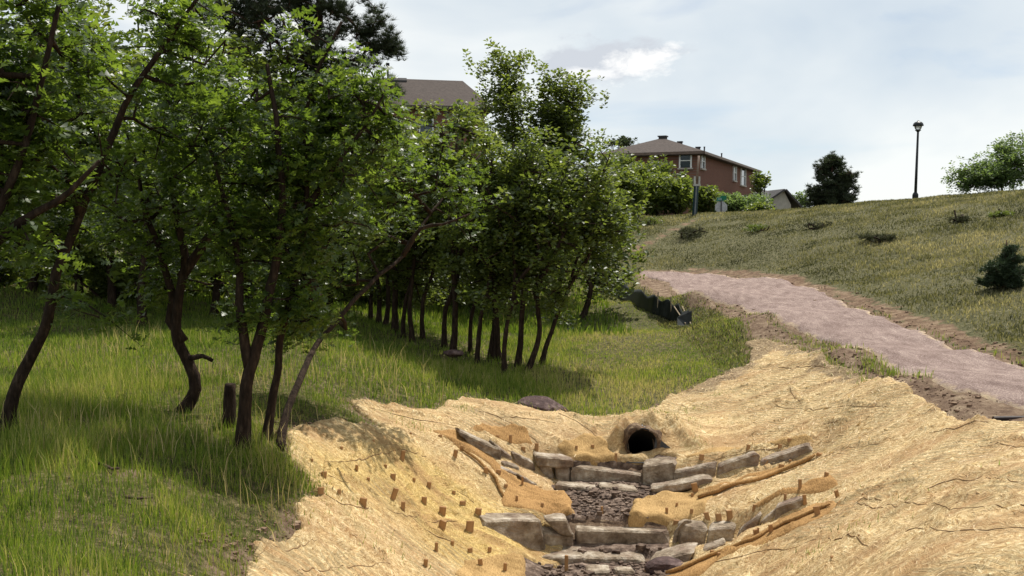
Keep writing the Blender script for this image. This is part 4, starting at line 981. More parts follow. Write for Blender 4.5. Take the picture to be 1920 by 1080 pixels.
def tree(name, stems, blobs, n_attr, n_sprig, kind, lmat, bmat, seed, label, cat='tree', group=None, r0=.10, grow_from=.35, spr_r=.20, twig=.006, droop=0.0, sides=9, exclude=None, crown='crown', scale=(.75, 1.2), min_h=.35):
    """stems: list of world polylines (first point on the ground). blobs: (centre xyz, radii xyz, weight)"""
    rng = np.random.RandomState(seed); base = np.array(stems[0][0], float)
    root = empty(name, tuple(base), label, cat, group)
    nodes = []; parent = []; rad = []; fixed = []; Vt = []; Ft = []; o = 0
    for si, st in enumerate(stems):
        pth = catmull(st); pth[1:] += np.stack([fbm(np.arange(1, len(pth)) * .35, np.full(len(pth) - 1, seed + k * 9.), 1, 2, seed + k) * .035 for k in range(3)], -1) * (r0 / .07)
        s = np.linspace(0, 1, len(pth)); rs = r0 * (.8 if si else 1) * (1 - .72 * s) * (1 + .5 * np.exp(-s * 22) * (si == 0))
        v, f = tube(pth, rs, sides, True, .14, seed + si); Vt.append(v); Ft += [tuple(i + o for i in q) for q in f]; o += len(v)
        b0_ = len(nodes)
        for i in range(len(pth)):
            nodes.append(pth[i]); parent.append(b0_ + i - 1 if i else -1); rad.append(rs[i]); fixed.append(True)
    nodes = list(nodes); ok = []
    for si in range(len(stems)): pass
    usable = np.array([(n_[2] - base[2]) for n_ in nodes]); hmax = usable.max()
    allowed = [u > grow_from * hmax for u in usable]
    # attractors, clustered
    wts = np.array([b_[2] * np.prod(b_[1]) ** .8 for b_ in blobs]); wts /= wts.sum(); A_ = []
    while len(A_) < n_attr:
        b_ = blobs[rng.choice(len(blobs), p=wts)]; d = rng.randn(3); d /= np.linalg.norm(d); r = min(1.35, abs(rng.randn()) * .30 + rng.rand() ** .6 * .75)
        q = np.array(b_[0]) + d * r * np.array(b_[1])
        if fbm(np.array([q[0] * 1 + seed]), np.array([q[2] * 1.0 + q[1] * .7]), 1.6 / max(.7, spr_r / .28), 2, seed)[0] < -.10: continue
        if q[2] < H(q[0], q[1])[0] + min_h: continue
        if exclude is not None and exclude(q): continue
        A_.append(q)
    A_ = np.array(A_); ctr = np.array([n_ for n_, a_ in zip(nodes, allowed) if a_])
    dist = np.min(np.linalg.norm(A_[:, None] - ctr[None], axis=2), axis=1) if len(ctr) < 4000 else np.linalg.norm(A_ - ctr.mean(0), axis=1)
    cap_n = len(nodes) + n_attr * 12; NA = np.empty((cap_n, 3)); NA[:len(nodes)] = nodes; OKA = np.zeros(cap_n, bool); OKA[:len(nodes)] = allowed; cnt = len(nodes)
    tips = []; depth_pen = np.zeros(cap_n)
    for ai in np.argsort(dist):
        q = A_[ai]; dv = q - NA[:cnt]; dd = np.linalg.norm(dv, axis=1); cost = dd + np.maximum(0, -dv[:, 2] - .15 + droop) * .9 + depth_pen[:cnt] + (~OKA[:cnt]) * 99
        j = int(np.argmin(cost)); L_ = dd[j]; m = max(1, int(L_ / .22)); prev = j; p0 = NA[j].copy()
        perp = rng.randn(3) * L_ * .10
        for t in range(1, m + 1):
            s = t / m; pnt = p0 + (q - p0) * s + perp * math.sin(math.pi * s) + np.array([0, 0, .10 * L_ * math.sin(math.pi * s) * (1 if droop == 0 else -.6)]) + rng.randn(3) * .012
            if t == m: pnt = q
            NA[cnt] = pnt; OKA[cnt] = True; depth_pen[cnt] = depth_pen[prev] * .9 + .03; parent.append(prev); fixed.append(False); prev = cnt; cnt += 1
            if cnt >= cap_n - 2: break
        tips.append(prev)
        if cnt >= cap_n - 20: break
    par = np.array(parent); fx = np.array(fixed); wgt = np.zeros(cnt); wgt[tips] = 1
    for i in range(cnt - 1, -1, -1):
        if not fx[i] and par[i] >= 0 and not fx[par[i]]: wgt[par[i]] += wgt[i]
    br = np.where(~fx)[0]; r_ = twig * np.maximum(wgt, 1) ** .46; rp = np.where(fx[par[br]], r_[br] * 1.15, r_[np.maximum(par[br], 0)]); rp = np.minimum(rp, r_[br] * 1.6)
    v, f = seg_mesh(NA[par[br]], NA[br], rp, r_[br], 5 if kind == 'oak' else 4)
    V_tr = np.vstack(Vt); trunk = pchild('trunk', V_tr, Ft, bmat, root, True)
    # sprigs round the outer nodes
    outer = br[wgt[br] <= 3]; tipw = np.array(tips)[rng.randint(len(tips), size=n_sprig)]; pk = np.where(rng.rand(n_sprig) < .62, tipw, outer[rng.randint(len(outer), size=n_sprig)])
    off = rng.randn(n_sprig, 3) * spr_r * np.array([.55, .55, .42]); pos = NA[pk] + off
    k = rng.rand(n_sprig) < .30
    v2, f2 = seg_mesh(NA[pk[k]], pos[k], np.full(k.sum(), twig * .7), np.full(k.sum(), twig * .4), 3)
    child('branches', np.vstack([v, v2]), np.vstack([f, f2 + len(v)]), bmat, root)['kind'] = 'stuff'
    v, f = place_sprigs(pos, kind, rng, scale); child(crown, v, f, lmat, root)
    return root
def bl(px, py, D, rx, ry, wt=1.0, rd=None):
    m = D / F; c = P(px, py, D); return (c, np.array([rx * m, (rd or (rx + ry) / 2) * m, ry * m]), wt)
def stem(pxs, D, D1=None, drop=.05):
    D1 = D if D1 is None else D1; n_ = len(pxs)
    g = hit(*pxs[0]); D0 = g[1]; out = [g - (0, 0, drop)]
    for i, (px, py) in enumerate(pxs[1:], 1): out.append(P(px, py, D0 + (D1 - D) * i / (n_ - 1)))
    return out, D0
GO = 'gambel-type oaks growing in the grass on the left'
def near_oak(stems_px, blobs, n_attr, n_spr, seed, label, r0, lean=0.0, **kw):
    sts = []; D0 = None
    for i, sp_ in enumerate(stems_px):
        if i == 0: s, D0 = stem(sp_, 0, lean)
        else:
            s = [P(px, py, D0 + lean * .3) for px, py in sp_]
        sts.append(s)
    bb = [bl(px, py, D0 + lean * .6 + dd + .15, rx, ry, wt) for (px, py, rx, ry, wt, dd) in blobs]
    return tree('oak_tree', sts, bb, n_attr, n_spr, 'oak', M_leaf, M_bark, seed, label, 'tree', GO, r0=r0, **kw)
near_oak([[(10,812),(35,720),(90,600),(108,510),(150,400),(205,270),(245,180),(300,95),(385,-20)], [(118,470),(60,400),(20,330),(-20,270)], [(150,400),(118,300),(60,200),(0,120)]],
    [(210,40,170,100,1,0),(60,150,120,120,1,.2),(300,180,120,100,1,.3),(140,320,140,90,1,-.2),(90,450,110,60,.9,0),(170,572,80,34,2.2,-.3),(350,60,110,90,1,.3),(60,560,60,50,.5,.3),(20,300,80,120,.8,0)],
    190, 830, 11, 'oak leaning right at the far left edge, curved dark trunk from the shaded grass', .060, grow_from=.28)
near_oak([[(338,772),(366,728),(352,680),(330,622),(338,560),(345,480),(330,380),(320,260),(340,170)], [(345,640),(318,600),(322,560),(300,470),(270,380),(250,290)], [(340,520),(390,440),(440,340),(470,250)]],
    [(340,420,120,100,1,0),(320,250,130,120,1,0),(410,500,70,60,.9,0),(250,400,90,90,.9,.3),(420,300,110,110,1,.2),(350,170,110,70,.8,.2),(290,540,50,30,.6,0)],
    160, 680, 12, 'oak with a crooked S-shaped trunk and a broken side stub in the grass', .072, grow_from=.25)
near_oak([[(455,838),(462,750),(480,650),(500,560),(520,470),(530,360),(520,240),(500,120)], [(468,690),(455,600),(450,520),(430,420),(400,300)]],
    [(450,430,110,110,1,0),(440,560,60,45,.9,-.2),(520,270,120,120,1,.1),(420,300,100,100,1,.2),(520,560,60,50,.7,0),(490,170,90,60,.7,.2),(560,430,80,80,1,0)],
    150, 640, 13, 'stout oak forking above the stump, near the edge of the straw', .070, grow_from=.28)
near_oak([[(500,822),(508,760),(520,690),(522,640),(545,560),(565,470),(575,350),(570,230),(600,130),(640,40)], [(570,400),(620,320),(680,240),(720,180)]],
    [(600,330,120,110,1,0),(560,600,60,28,1,-.3),(640,200,100,80,.8,0),(560,50,50,40,.5,0),(560,470,80,70,1,0),(600,545,60,36,.9,-.2),(690,260,80,80,.8,.2)],
    150, 600, 14, 'slim upright oak second from the straw edge, its trunk almost vertical', .045, grow_from=.30)
near_oak([[(522,840),(545,750),(572,690),(592,650),(640,592),(700,525),(755,480),(800,410),(850,350),(900,290)], [(755,480),(790,430),(830,420),(880,400)]],
    [(780,330,110,90,1,.2),(680,400,90,80,1,.1),(730,280,90,80,1,.3),(640,500,60,50,.9,0),(560,612,62,30,2.6,-.25),(640,610,40,22,1.2,-.2),(850,390,80,80,1,.4),(600,640,40,16,.6,-.2)],
    150, 600, 15, 'oak leaning far right over the lawn from the corner of the straw', .042, lean=4.5, grow_from=.22)
near_oak([[(-150,900),(-110,700),(-40,480),(20,330),(70,180),(110,0)], [(-40,480),(40,420),(130,360),(190,300)]],
    [(30,40,120,100,1,-.2),(-30,300,110,140,1,0),(100,230,90,90,1,0),(-60,150,120,120,1,0),(40,480,90,60,.8,-.2),(130,120,90,90,.8,.2)],
    140, 640, 16, 'oak rooted beyond the left edge, dark limbs crossing the upper left corner', .055, grow_from=.3)
# broken stump beside the stout oak
g = hit(431, 800); st = np.array([g + (0, 0, -.05), P(430, 760, g[1]), P(432, 720, g[1])]); v, f = tube(catmull(st, .06), np.linspace(.075, .055, len(catmull(st, .06))), 10, True, .3, 8)
link('tree_stump', py_mesh('tree_stump', v, f, M_bark, True), label='broken dark stump beside the stout forked oak', cat='stump')
g = hit(345, 772); D_ = g[1]; pth = catmull([P(356, 672, D_), P(380, 668, D_ - .05), P(398, 676, D_ - .1)], .05); v, f = tube(pth, np.linspace(.035, .02, len(pth)), 7, True, .3, 8)
link('broken_stub', py_mesh('broken_stub', v, f, M_bark, True), label='broken branch stub on the crooked S-shaped oak', cat='branch')

# grove of slim oaks in the hollow
GR = 'slim oaks of the grove in the hollow'
GT = [  # base px, lean px over the height, top y, crown width px
 ((694,600),30,330,70),((709,607),10,300,80),((722,612),40,270,80),((739,622),10,270,85),((757,632),25,300,80),((772,640),-5,235,90),((791,636),30,250,90),
 ((833,650),30,280,85),((848,668),10,240,90),((882,662),45,260,85),((893,684),70,250,90),((920,672),30,300,85),((933,676),-10,280,85),((945,704),40,300,85),
 ((970,686),35,260,90),((988,697),60,300,90),((1015,682),110,330,95)]
for i, (b_, ln, ty, cw) in enumerate(GT):
    rng = np.random.RandomState(500 + i); bx, by = b_; g = hit(bx, by); D0 = g[1]; hp = by - ty
    pts_ = [(bx, by), (bx + ln * .15 + rng.randn() * 5, by - hp * .18), (bx + ln * .4 + rng.randn() * 8, by - hp * .4), (bx + ln * .7 + rng.randn() * 10, by - hp * .68), (bx + ln, ty + 20)]
    s_, _ = stem(pts_, 0, rng.uniform(-.6, .6)); st2 = [P(*pts_[2], D0), P(pts_[2][0] + 45 * rng.choice([-1, 1]), by - hp * .62, D0 + rng.uniform(-.5, .5)), P(pts_[2][0] + 75 * rng.choice([-1, 1]), by - hp * .85, D0 + rng.uniform(-.8, .8))]
    bb = [bl(bx + ln, ty + 55, D0, cw * .8, 65, 1), bl(bx + ln * .8 + rng.randn() * 22, ty + 140, D0 + rng.randn() * .4, cw, 75, 1.1), bl(bx + ln * .6 + rng.randn() * 30, ty + 220, D0 + rng.randn() * .4, cw * .9, 60, .9)]
    if i in (16,): bb += [bl(1100, 420, D0, 60, 75), bl(1080, 540, D0 - .3, 65, 26), bl(1110, 350, D0 + .5, 45, 45), bl(1120, 480, D0 + .2, 42, 45)]
    if i in (6, 8): bb += [bl(800 + 40 * (i == 8), 225, D0 + .5, 50, 32, 1.3), bl(870, 232, D0 + .5, 48, 26, 1.3), bl(905, 250, D0 + .5, 40, 30, 1.2)]
    if i in (15,): bb += [bl(1060, 400, D0, 90, 100), bl(1120, 300, D0 + .4, 60, 50)]
    if i in (13,): bb += [bl(930, 560, D0 - .4, 70, 36)]
    nm = ('leftmost' if i == 0 else 'rightmost' if i == len(GT) - 1 else f'{(ORD + ["thirteenth", "fourteenth", "fifteenth", "sixteenth"])[i]} from the left')
    tree('oak_tree', [s_, st2], bb, 110 if i > 12 else 80, 800 if i == 16 else 640 if i > 12 else 760 if i in (6, 8) else 540, 'oak_mid', M_leaf_far, M_bark, 500 + i, f'slim oak in the grove in the hollow, {nm} by its trunk', 'tree', GR, r0=rng.uniform(.045, .075), grow_from=.36, spr_r=.22, twig=.008, sides=7)
# background oaks filling the left
BK = [(-40,560,8,110,95),(60,545,20,70,110),(150,560,-10,90,110),(265,612,20,200,100),(210,575,-20,60,110),(400,590,20,60,110),(470,570,10,130,100),(540,575,30,90,110),(620,585,10,150,100),(660,575,20,230,90),
      (20,520,0,20,130),(120,515,10,-20,130),(250,520,10,10,130),(360,525,0,30,120),(450,525,20,60,120),(560,530,0,200,110),(700,540,20,270,90),(830,560,10,250,100),(960,590,20,330,90),(1090,600,30,380,80),(1040,570,20,240,100)]
def BKL(i):
    z_ = lambda b_: 0 if b_[0] < 230 else 1 if b_[0] < 540 else 2
    mine = sorted([k for k in range(len(BK)) if z_(BK[k]) == z_(BK[i])], key=lambda k: BK[k][0]); r = mine.index(i)
    nm = 'leftmost' if r == 0 else 'rightmost' if r == len(mine) - 1 else ORD[r] + ' from the left'
    return nm + ' oak ' + ['in the thicket behind the leaning leftmost oak', 'in the thicket behind the crooked and forked oaks', 'in the thicket behind the pine and slim grove'][z_(BK[i])]
for i, (bx, by, ln, ty, cw) in enumerate(BK):
    rng = np.random.RandomState(700 + i); g = hit(bx, by); D0 = g[1]; hp = by - ty
    pts_ = [(bx, by), (bx + ln * .3 + rng.randn() * 8, by - hp * .25), (bx + ln * .6 + rng.randn() * 14, by - hp * .5), (bx + ln + rng.randn() * 14, ty + 30)]
    s_, _ = stem(pts_, 0, 0)
    bb = [bl(bx + ln + rng.randn() * 20, ty + hp * f_, D0 + rng.randn() * .8, cw * w_, max(60, hp * .16), 1) for f_, w_ in ((.12, .8), (.32, 1.1), (.52, 1.1), (.72, .8))]
    ot = {0: 'leftmost', len(BK) - 1: 'last'}
    tree('oak_tree', [s_], bb, 90, 560, 'oak_far', M_leaf_far, M_bark, 700 + i, BKL(i), 'tree',
         ['thicket oaks far left', 'thicket oaks behind the near trunks', 'thicket oaks behind the grove'][0 if bx < 230 else 1 if bx < 540 else 2], r0=.09, grow_from=.2, spr_r=.42, twig=.012, sides=6)
# tall pale-green tree behind the grove
g = hit(1000, 560); D0 = 30.0; s_ = [np.array([P(985, 500, D0)[0], D0, float(H(P(985, 500, D0)[0], D0)[0]) - .05]), P(985, 420, D0), P(975, 300, D0), P(960, 200, D0), P(950, 120, D0)]
tree('oak_tree', [s_, [P(980, 340, D0), P(1040, 270, D0), P(1085, 215, D0)]], [bl(915,122,D0,45,20), bl(985,135,D0,62,36), bl(872,132,D0,24,12,.6), bl(1015,210,D0,75,60), bl(965,220,D0,62,70), bl(1060,300,D0,60,60), bl(1070,205,D0,55,38), bl(1020,165,D0,55,34,1.3), bl(950,175,D0,50,34,1.2), bl(1045,250,D0,60,50,1.2), bl(1095,270,D0,45,45), bl(1010,300,D0,100,70), bl(1130,330,D0,35,60)],
     220, 2500, 'oak_mid', M_leaf_far, M_bark, 801, 'tallest pale green tree rising behind the grove against the sky', 'tree', None, r0=.14, grow_from=.3, spr_r=.42, twig=.010, scale=(1.0, 1.7))
# ponderosa-like pine
D0 = 23.0; gx = P(585, 500, D0)[0]; s_ = [np.array([gx, D0, float(H(gx, D0)[0]) - .05]), P(585, 420, D0), P(590, 250, D0), P(592, 100, D0), P(596, -60, D0), P(600, -260, D0)]
tree('pine_tree', [s_], [bl(590,20,D0,120,60), bl(700,60,D0,55,35,1.2), bl(730,90,D0-.2,32,22,1.5), bl(650,-60,D0,140,60), bl(520,30,D0,110,50), bl(440,10,D0,70,40), bl(560,90,D0,100,40,.9), bl(650,120,D0,80,40,.8), bl(400,40,D0-.3,60,30,.8), bl(600,-180,D0,110,80), bl(620,190,D0,80,50,.6), bl(700,330,D0,70,50,.7), bl(725,160,D0+.3,40,30,.6), bl(480,-90,D0,110,60)],
     420, 4600, 'pine', M_needle, M_bark_red, 802, 'tall dark pine with drooping needle boughs above the oak canopy', 'tree', None, r0=.19, grow_from=.3, spr_r=.24, twig=.010, sides=10)
# round dark pine on the skyline
D0 = 58.0; gx = P(1560, 383, D0)[0]; s_ = [np.array([gx, D0, P(1560, 400, D0)[2]]), P(1560, 370, D0), P(1561, 330, D0), P(1560, 305, D0)]
tree('pine_tree', [s_], [bl(1562,374,D0,44,15,1.5), bl(1562,353,D0,40,17,1.4), bl(1562,334,D0,36,15,1.3), bl(1563,316,D0,28,14,1.2), bl(1564,302,D0,16,9,1)],
     280, 4200, 'pine_far', M_needle, M_bark_red, 803, 'round dark pine standing alone on the skyline right of the white house', 'tree', None, r0=.16, grow_from=.05, spr_r=.30, twig=.022, sides=6, scale=(.5, .85), min_h=.05)
# little spruce on the hillside at the right edge
g = hit(1884, 540); D0 = g[1]; s_ = [g, P(1885, 500, D0), P(1888, 450, D0)]
tree('spruce_tree', [s_], [bl(1884,528,D0,40,12,1.2), bl(1884,510,D0,36,14,1.2), bl(1886,490,D0,24,14,1.0), bl(1888,470,D0,12,12,.9), bl(1889,452,D0,8,8,1)],
     170, 3600, 'spruce', M_needle_blue, M_bark_red, 804, 'small dense dark spruce on the dry hillside at the right edge', 'tree', None, r0=.035, grow_from=.03, spr_r=.10, twig=.005, sides=6, crown='crown', min_h=.04)
# loose pale tree on the crest at the right edge
D0 = 42.0; gx = P(1880, 360, D0)[0]; s_ = [np.array([gx, D0, float(H(gx, D0)[0]) - .1]), P(1878, 345, D0), P(1880, 320, D0), P(1884, 280, D0)]
tree('young_tree', [s_, [P(1878, 350, D0), P(1840, 330, D0), P(1815, 305, D0)], [P(1878, 350, D0), P(1920, 325, D0), P(1950, 290, D0)]],
     [bl(1850,315,D0,38,26), bl(1820,338,D0,34,18), bl(1790,355,D0,20,10,.8), bl(1880,285,D0,40,24), bl(1915,310,D0,55,48), bl(1840,335,D0,55,30,1.4), bl(1862,318,D0,50,34,1.5), bl(1870,345,D0,45,18,1.3), bl(1940,300,D0,40,40)],
     260, 2200, 'oak_mid', M_leaf_pale, M_bark, 805, 'pale loose-leaved young tree on the crest at the right edge', 'tree', None, r0=.05, grow_from=.1, spr_r=.38, twig=.010, sides=6, scale=(1.0, 1.5))

# bushes and scrub round the houses
def bush(px, py, D, rx, ry, n, label, seed, mat=None, group=None, kind='oak_far', scale=(.9, 1.6), name='bush'):
    c = P(px, py, D); gz = float(H(c[0], c[1])[0]); zt = c[2]; m = D / F
    b0_ = np.array([c[0], c[1], min(gz, P(px, py + ry, D)[2] + .3)])
    root = empty(name, tuple(b0_), label, 'bush', group); rng = np.random.RandomState(seed)
    sts = []; fs = []; o = 0
    for k in range(5):
        q = np.array([c[0] + rng.uniform(-.7, .7) * rx * m, c[1] + rng.uniform(-.5, .5) * rx * m, c[2] + rng.uniform(0, .7) * ry * m])
        v, f = tube(catmull([b0_ + rng.randn(3) * .08, (b0_ + q) / 2 + rng.randn(3) * .12, q], .4), np.linspace(.05, .015, len(catmull([b0_, (b0_ + q) / 2, q], .4))) if False else .03, 5, True); sts.append(v); fs += [tuple(i + o for i in t) for t in f]; o += len(v)
    pchild('stems', np.vstack(sts), fs, M_bark, root)
    pos = []
    lob = [(rng.uniform(-.6, .6), rng.uniform(-.6, .6), rng.uniform(-.5, .5), rng.uniform(.35, .55)) for _ in range(9)]
    while len(pos) < n:
        l = lob[rng.randint(9)]; d = rng.randn(3); d /= np.linalg.norm(d); r = l[3] * rng.rand() ** .4
        q = (l[0] + d[0] * r, l[1] + d[1] * r, l[2] + d[2] * r); pos.append((c[0] + q[0] * rx * m, c[1] + q[1] * rx * m, c[2] + q[2] * ry * m))
    v, f = place_sprigs(np.array(pos), kind, rng, scale); child('foliage', v, f, mat or M_leaf_far, root); return root
GB = 'bushes in front of the brick house'
bush(1205, 348, 52, 92, 84, 1800, 'largest rounded green bush covering the left side of the brick house', 31, group=GB, scale=(.9, 1.5))
bush(1175, 370, 46, 60, 90, 1000, 'green bush at the left end of the skyline beside the grove', 32, group=GB)
bush(1270, 368, 51, 38, 46, 600, 'green bush just left of the banded post', 33, group=GB)
bush(1328, 378, 56, 30, 30, 380, 'small bush between the banded post and the street sign', 34, group=GB)
bush(1385, 386, 55, 56, 25, 600, 'low pale green bush right of the street sign', 35, M_leaf_pale, GB, scale=(.7, 1.1))
bush(1440, 395, 50, 44, 13, 300, 'low green scrub below the white gabled house', 36, group=GB, scale=(.6, 1.0))
bush(1424, 350, 70, 18, 30, 160, 'narrow bush at the far corner of the brick house', 37, group=GB)
bush(1165, 270, 70, 30, 12, 120, 'dark treetop showing over the left end of the brick house roof', 38, M_needle, GB)
bush(1500, 377, 90, 22, 18, 160, 'far pale treetops between the white house and the dark pine', 39, M_leaf_pale, GB)
M_scrub = leaf_mat('scrub_leaf', (.045, .05, .024), (.09, .09, .045), (.05, .06, .02), (.1, .1, .04), .25, .6, .2)
for i, (px, py, D_, rx, ry) in enumerate([(-10,505,25,90,50),(110,500,27,90,45),(215,505,25,80,40),(330,500,28,90,45),(440,505,29,80,45),(545,510,30,80,45),(650,515,30,70,45),(740,520,31,60,40),(840,520,32,70,40),(950,525,33,70,40)]):
    nm_ = 'leftmost' if i == 0 else 'rightmost' if i == 9 else ORD[i] + ' from the left'
    bush(px, py + 12, D_ - 4, rx * 1.1, ry * 1.35, 900, 'low dark thicket bush behind the trunks, ' + nm_, 140 + i, M_leaf_far, 'undergrowth behind the tree trunks', 'oak_far', (.5, .85))
GS = 'low tufts of scrub on the hillside'
for i, (px, py, rx, ry, n, lb) in enumerate([(1290,432,34,14,150,'wide dark scrub tuft beside the earth trail'),(1424,425,22,8,70,'bright green tuft in the middle of the hillside'),(1535,420,18,9,70,'brownish tuft below the dark round pine'),
    (1648,443,26,12,140,'darkest scrub tuft below the lamp post'),(1222,410,20,10,70,'tuft on the skyline near the trail top'),(1880,398,14,8,50,'green tuft below the crest at right'),(1800,408,16,9,60,'dark tuft right of the lamp post on the hillside')]):
    g = hit(px, py + ry); bush(px, py + ry * .5, g[1], rx * 1.5, ry * 1.1, int(n * 1.7), lb, 60 + i, M_scrub if i in (0, 3, 6, 2) else M_leaf_far, GS, 'spruce', (1.0, 2.0), 'shrub')

# ------------------------------------------------------------------ houses
def brick_mat():
    m, nt, out = new_mat('brick_wall'); b = principled(nt, out, .9, .15); t_ = nt.nodes.new('ShaderNodeTexCoord')
    bt = nt.nodes.new('ShaderNodeTexBrick'); bt.inputs['Scale'].default_value = 1.0; bt.inputs['Brick Width'].default_value = .24; bt.inputs['Row Height'].default_value = .085; bt.inputs['Mortar Size'].default_value = .012
    bt.inputs['Color1'].default_value = (.19, .080, .046, 1); bt.inputs['Color2'].default_value = (.14, .058, .035, 1); bt.inputs['Mortar'].default_value = (.16, .10, .08, 1)
    L(nt, mapping(nt, t_.outputs['Object'], (1, 1, 1), (math.radians(90), 0, 0)), bt.inputs['Vector'])
    L(nt, mix_c(nt, ramp(nt, noise_n(nt, t_.outputs['Object'], .7, 4, .6), [(.4, 0.0), (.7, .4)]).outputs[0], bt.outputs['Color'], (.13, .06, .05)), b.inputs['Base Color']); return m
M_brick = brick_mat()
M_roof = simple_mat('roof_shingle', [(.35, (.050, .040, .036)), (.65, (.095, .075, .066))], 5, .9, .15, .6, .03, (1, 1, 8))
M_roof_g = simple_mat('roof_shingle_grey', [(.35, (.045, .042, .042)), (.65, (.085, .08, .08))], 5, .9, .15, .6, .03, (1, 1, 8))
M_trim = simple_mat('painted_trim', [(.3, (.30, .27, .24)), (.7, (.42, .38, .34))], 5, .6, .3, 0, 0)
M_trim_d = simple_mat('dark_trim', [(.3, (.10, .07, .055)), (.7, (.16, .11, .085))], 5, .6, .3, 0, 0)
M_white = simple_mat('white_paint', [(.3, (.62, .62, .62)), (.7, (.78, .78, .76))], 5, .6, .3, 0, 0)
M_stucco = simple_mat('pale_stucco', [(.3, (.36, .34, .30)), (.7, (.50, .47, .42))], 3, .9, .1, .3, .01)
M_glass, _nt, _o = new_mat('window_glass'); _b = principled(_nt, _o, .06, .6); _b.inputs['Base Color'].default_value = (.03, .04, .05, 1)
M_glass_l, _nt, _o = new_mat('window_glass_pale'); _b = principled(_nt, _o, .15, .6); _b.inputs['Base Color'].default_value = (.35, .37, .36, 1)
def house(name, corner, az, Lf, Ls, z0, eave, ridge, label, wallm, roofm, over=.45, hip=True, front_win=(), side_win=(), vents=(), facem=None):
    """corner nearest the camera; local +x runs along the side wall, +y along the front wall, both away from the corner"""
    root = empty(name, (corner[0], corner[1], z0), label, 'house', rz=az)
    h = eave - z0; R = ridge - z0
    def c_(nm, V, Fc, mat, p=None, off=(0, 0, 0)):
        me = py_mesh(nm, np.asarray(V, float), Fc, mat); o = link(nm, me, p or root); return o
    v = np.array([(0, 0, -2), (Ls, 0, -2), (Ls, Lf, -2), (0, Lf, -2), (0, 0, h), (Ls, 0, h), (Ls, Lf, h), (0, Lf, h)], float)
    c_('wall', v, BOXF, wallm)
    o_ = over; hy = Lf / 2; hx = hy if hip else -o_
    a = [(-o_, -o_, h), (Ls + o_, -o_, h), (Ls + o_, Lf + o_, h), (-o_, Lf + o_, h), (hx, hy, R), (Ls - (hy if hip else -o_), hy, R)]
    lo = [(x_, y_, z_ - .22) for x_, y_, z_ in a[:4]]
    V = a + lo
    rf = c_('roof', V, [(0, 1, 5, 4), (1, 2, 5), (2, 3, 4, 5), (3, 0, 4), (9, 8, 7, 6), (0, 6, 7, 1), (1, 7, 8, 2), (2, 8, 9, 3), (3, 9, 6, 0)], roofm)
    # gutter boards a little proud of the roof edge
    parts = [(boxv(Ls / 2, -o_ - .03, h - .1, Ls + 2 * o_, .05, .16), BOXF), (boxv(-o_ - .03, Lf / 2, h - .1, .05, Lf + 2 * o_, .16), BOXF)]
    v, f = merge(parts); c_('gutter', v, f, facem or M_trim_d)
    def win(along, t, zc, w_, hh, pale, glass2=False):
        wf = link('window', None, root); 
        def bx(u, dz, su, sz, dep, prot):
            if along == 's': return boxv(t + u, -prot, zc + dz, su, dep, sz)
            return boxv(-prot, t + u, zc + dz, dep, su, sz)
        parts = [(bx(0, hh / 2, w_ + .16, .09, .12, .05), BOXF), (bx(-w_ / 2, 0, .09, hh, .12, .05), BOXF), (bx(w_ / 2, 0, .09, hh, .12, .05), BOXF), (bx(0, 0, w_ - .09, .06, .08, .04), BOXF)]
        v, f = merge(parts); me = py_mesh('window', v, f, M_white); wf.data if False else None
        bpy.data.objects.remove(wf); wf = link('window', me, root)
        v, f = merge([(bx(0, -hh / 2 - .05, w_ + .26, .10, .16, .08), BOXF)]); link('sill', py_mesh('sill', v, f, M_trim), wf)
        v, f = merge([(bx(0, hh / 4, w_ - .09, hh / 2 - .06, .02, .012), BOXF)]); link('pane', py_mesh('pane', v, f, M_glass_l if pale else M_glass), wf)
        v, f = merge([(bx(0, -hh / 4, w_ - .09, hh / 2 - .06, .02, .012), BOXF)]); link('pane', py_mesh('pane', v, f, M_glass_l if glass2 else M_glass), wf)
    for t, zc, w_, hh, pl in front_win: win('f', t, zc, w_, hh, pl)
    for t, zc, w_, hh, pl in side_win: win('s', t, zc, w_, hh, pl)
    for (x_, y_, z_, s_, hh) in vents:
        v, f = merge([(boxv(x_, y_, z_, s_, s_, hh), BOXF), (boxv(x_, y_, z_ + hh / 2 + .04, s_ * 1.25, s_ * 1.25, .08), BOXF)]); link('chimney', py_mesh('chimney', v, f, M_roof_g), rf)
    return root, c_
ec = P(1310, 284, 60.0); ez = ec[2]; sdv = np.array([.392, .92]); z0 = -.8
az = math.atan2(sdv[1], sdv[0])
hroot, hc = house('brick_house', ec, az, 6.4, 25.5, z0, ez, ez + 1.25, 'two-storey red brick house with brown hipped roof behind the bushes', M_brick, M_roof,
    front_win=[(.85, 4.62, .75, .95, False)], side_win=[(1.2, 4.62, 1.1, .95, True), (14.0, 4.45, 1.3, 1.25, True), (18.3, 4.35, 2.4, 1.5, False)],
    vents=[(3.3, 3.2, ez - z0 + 1.22, .5, .2), (5.6, 2.5, ez - z0 + 1.02, .3, .15), (11.5, 2.4, ez - z0 + 1.0, .3, .25), (15, 2.6, ez - z0 + 1.1, .1, .6), (19.5, 2.0, ez - z0 + .9, .1, .5)])
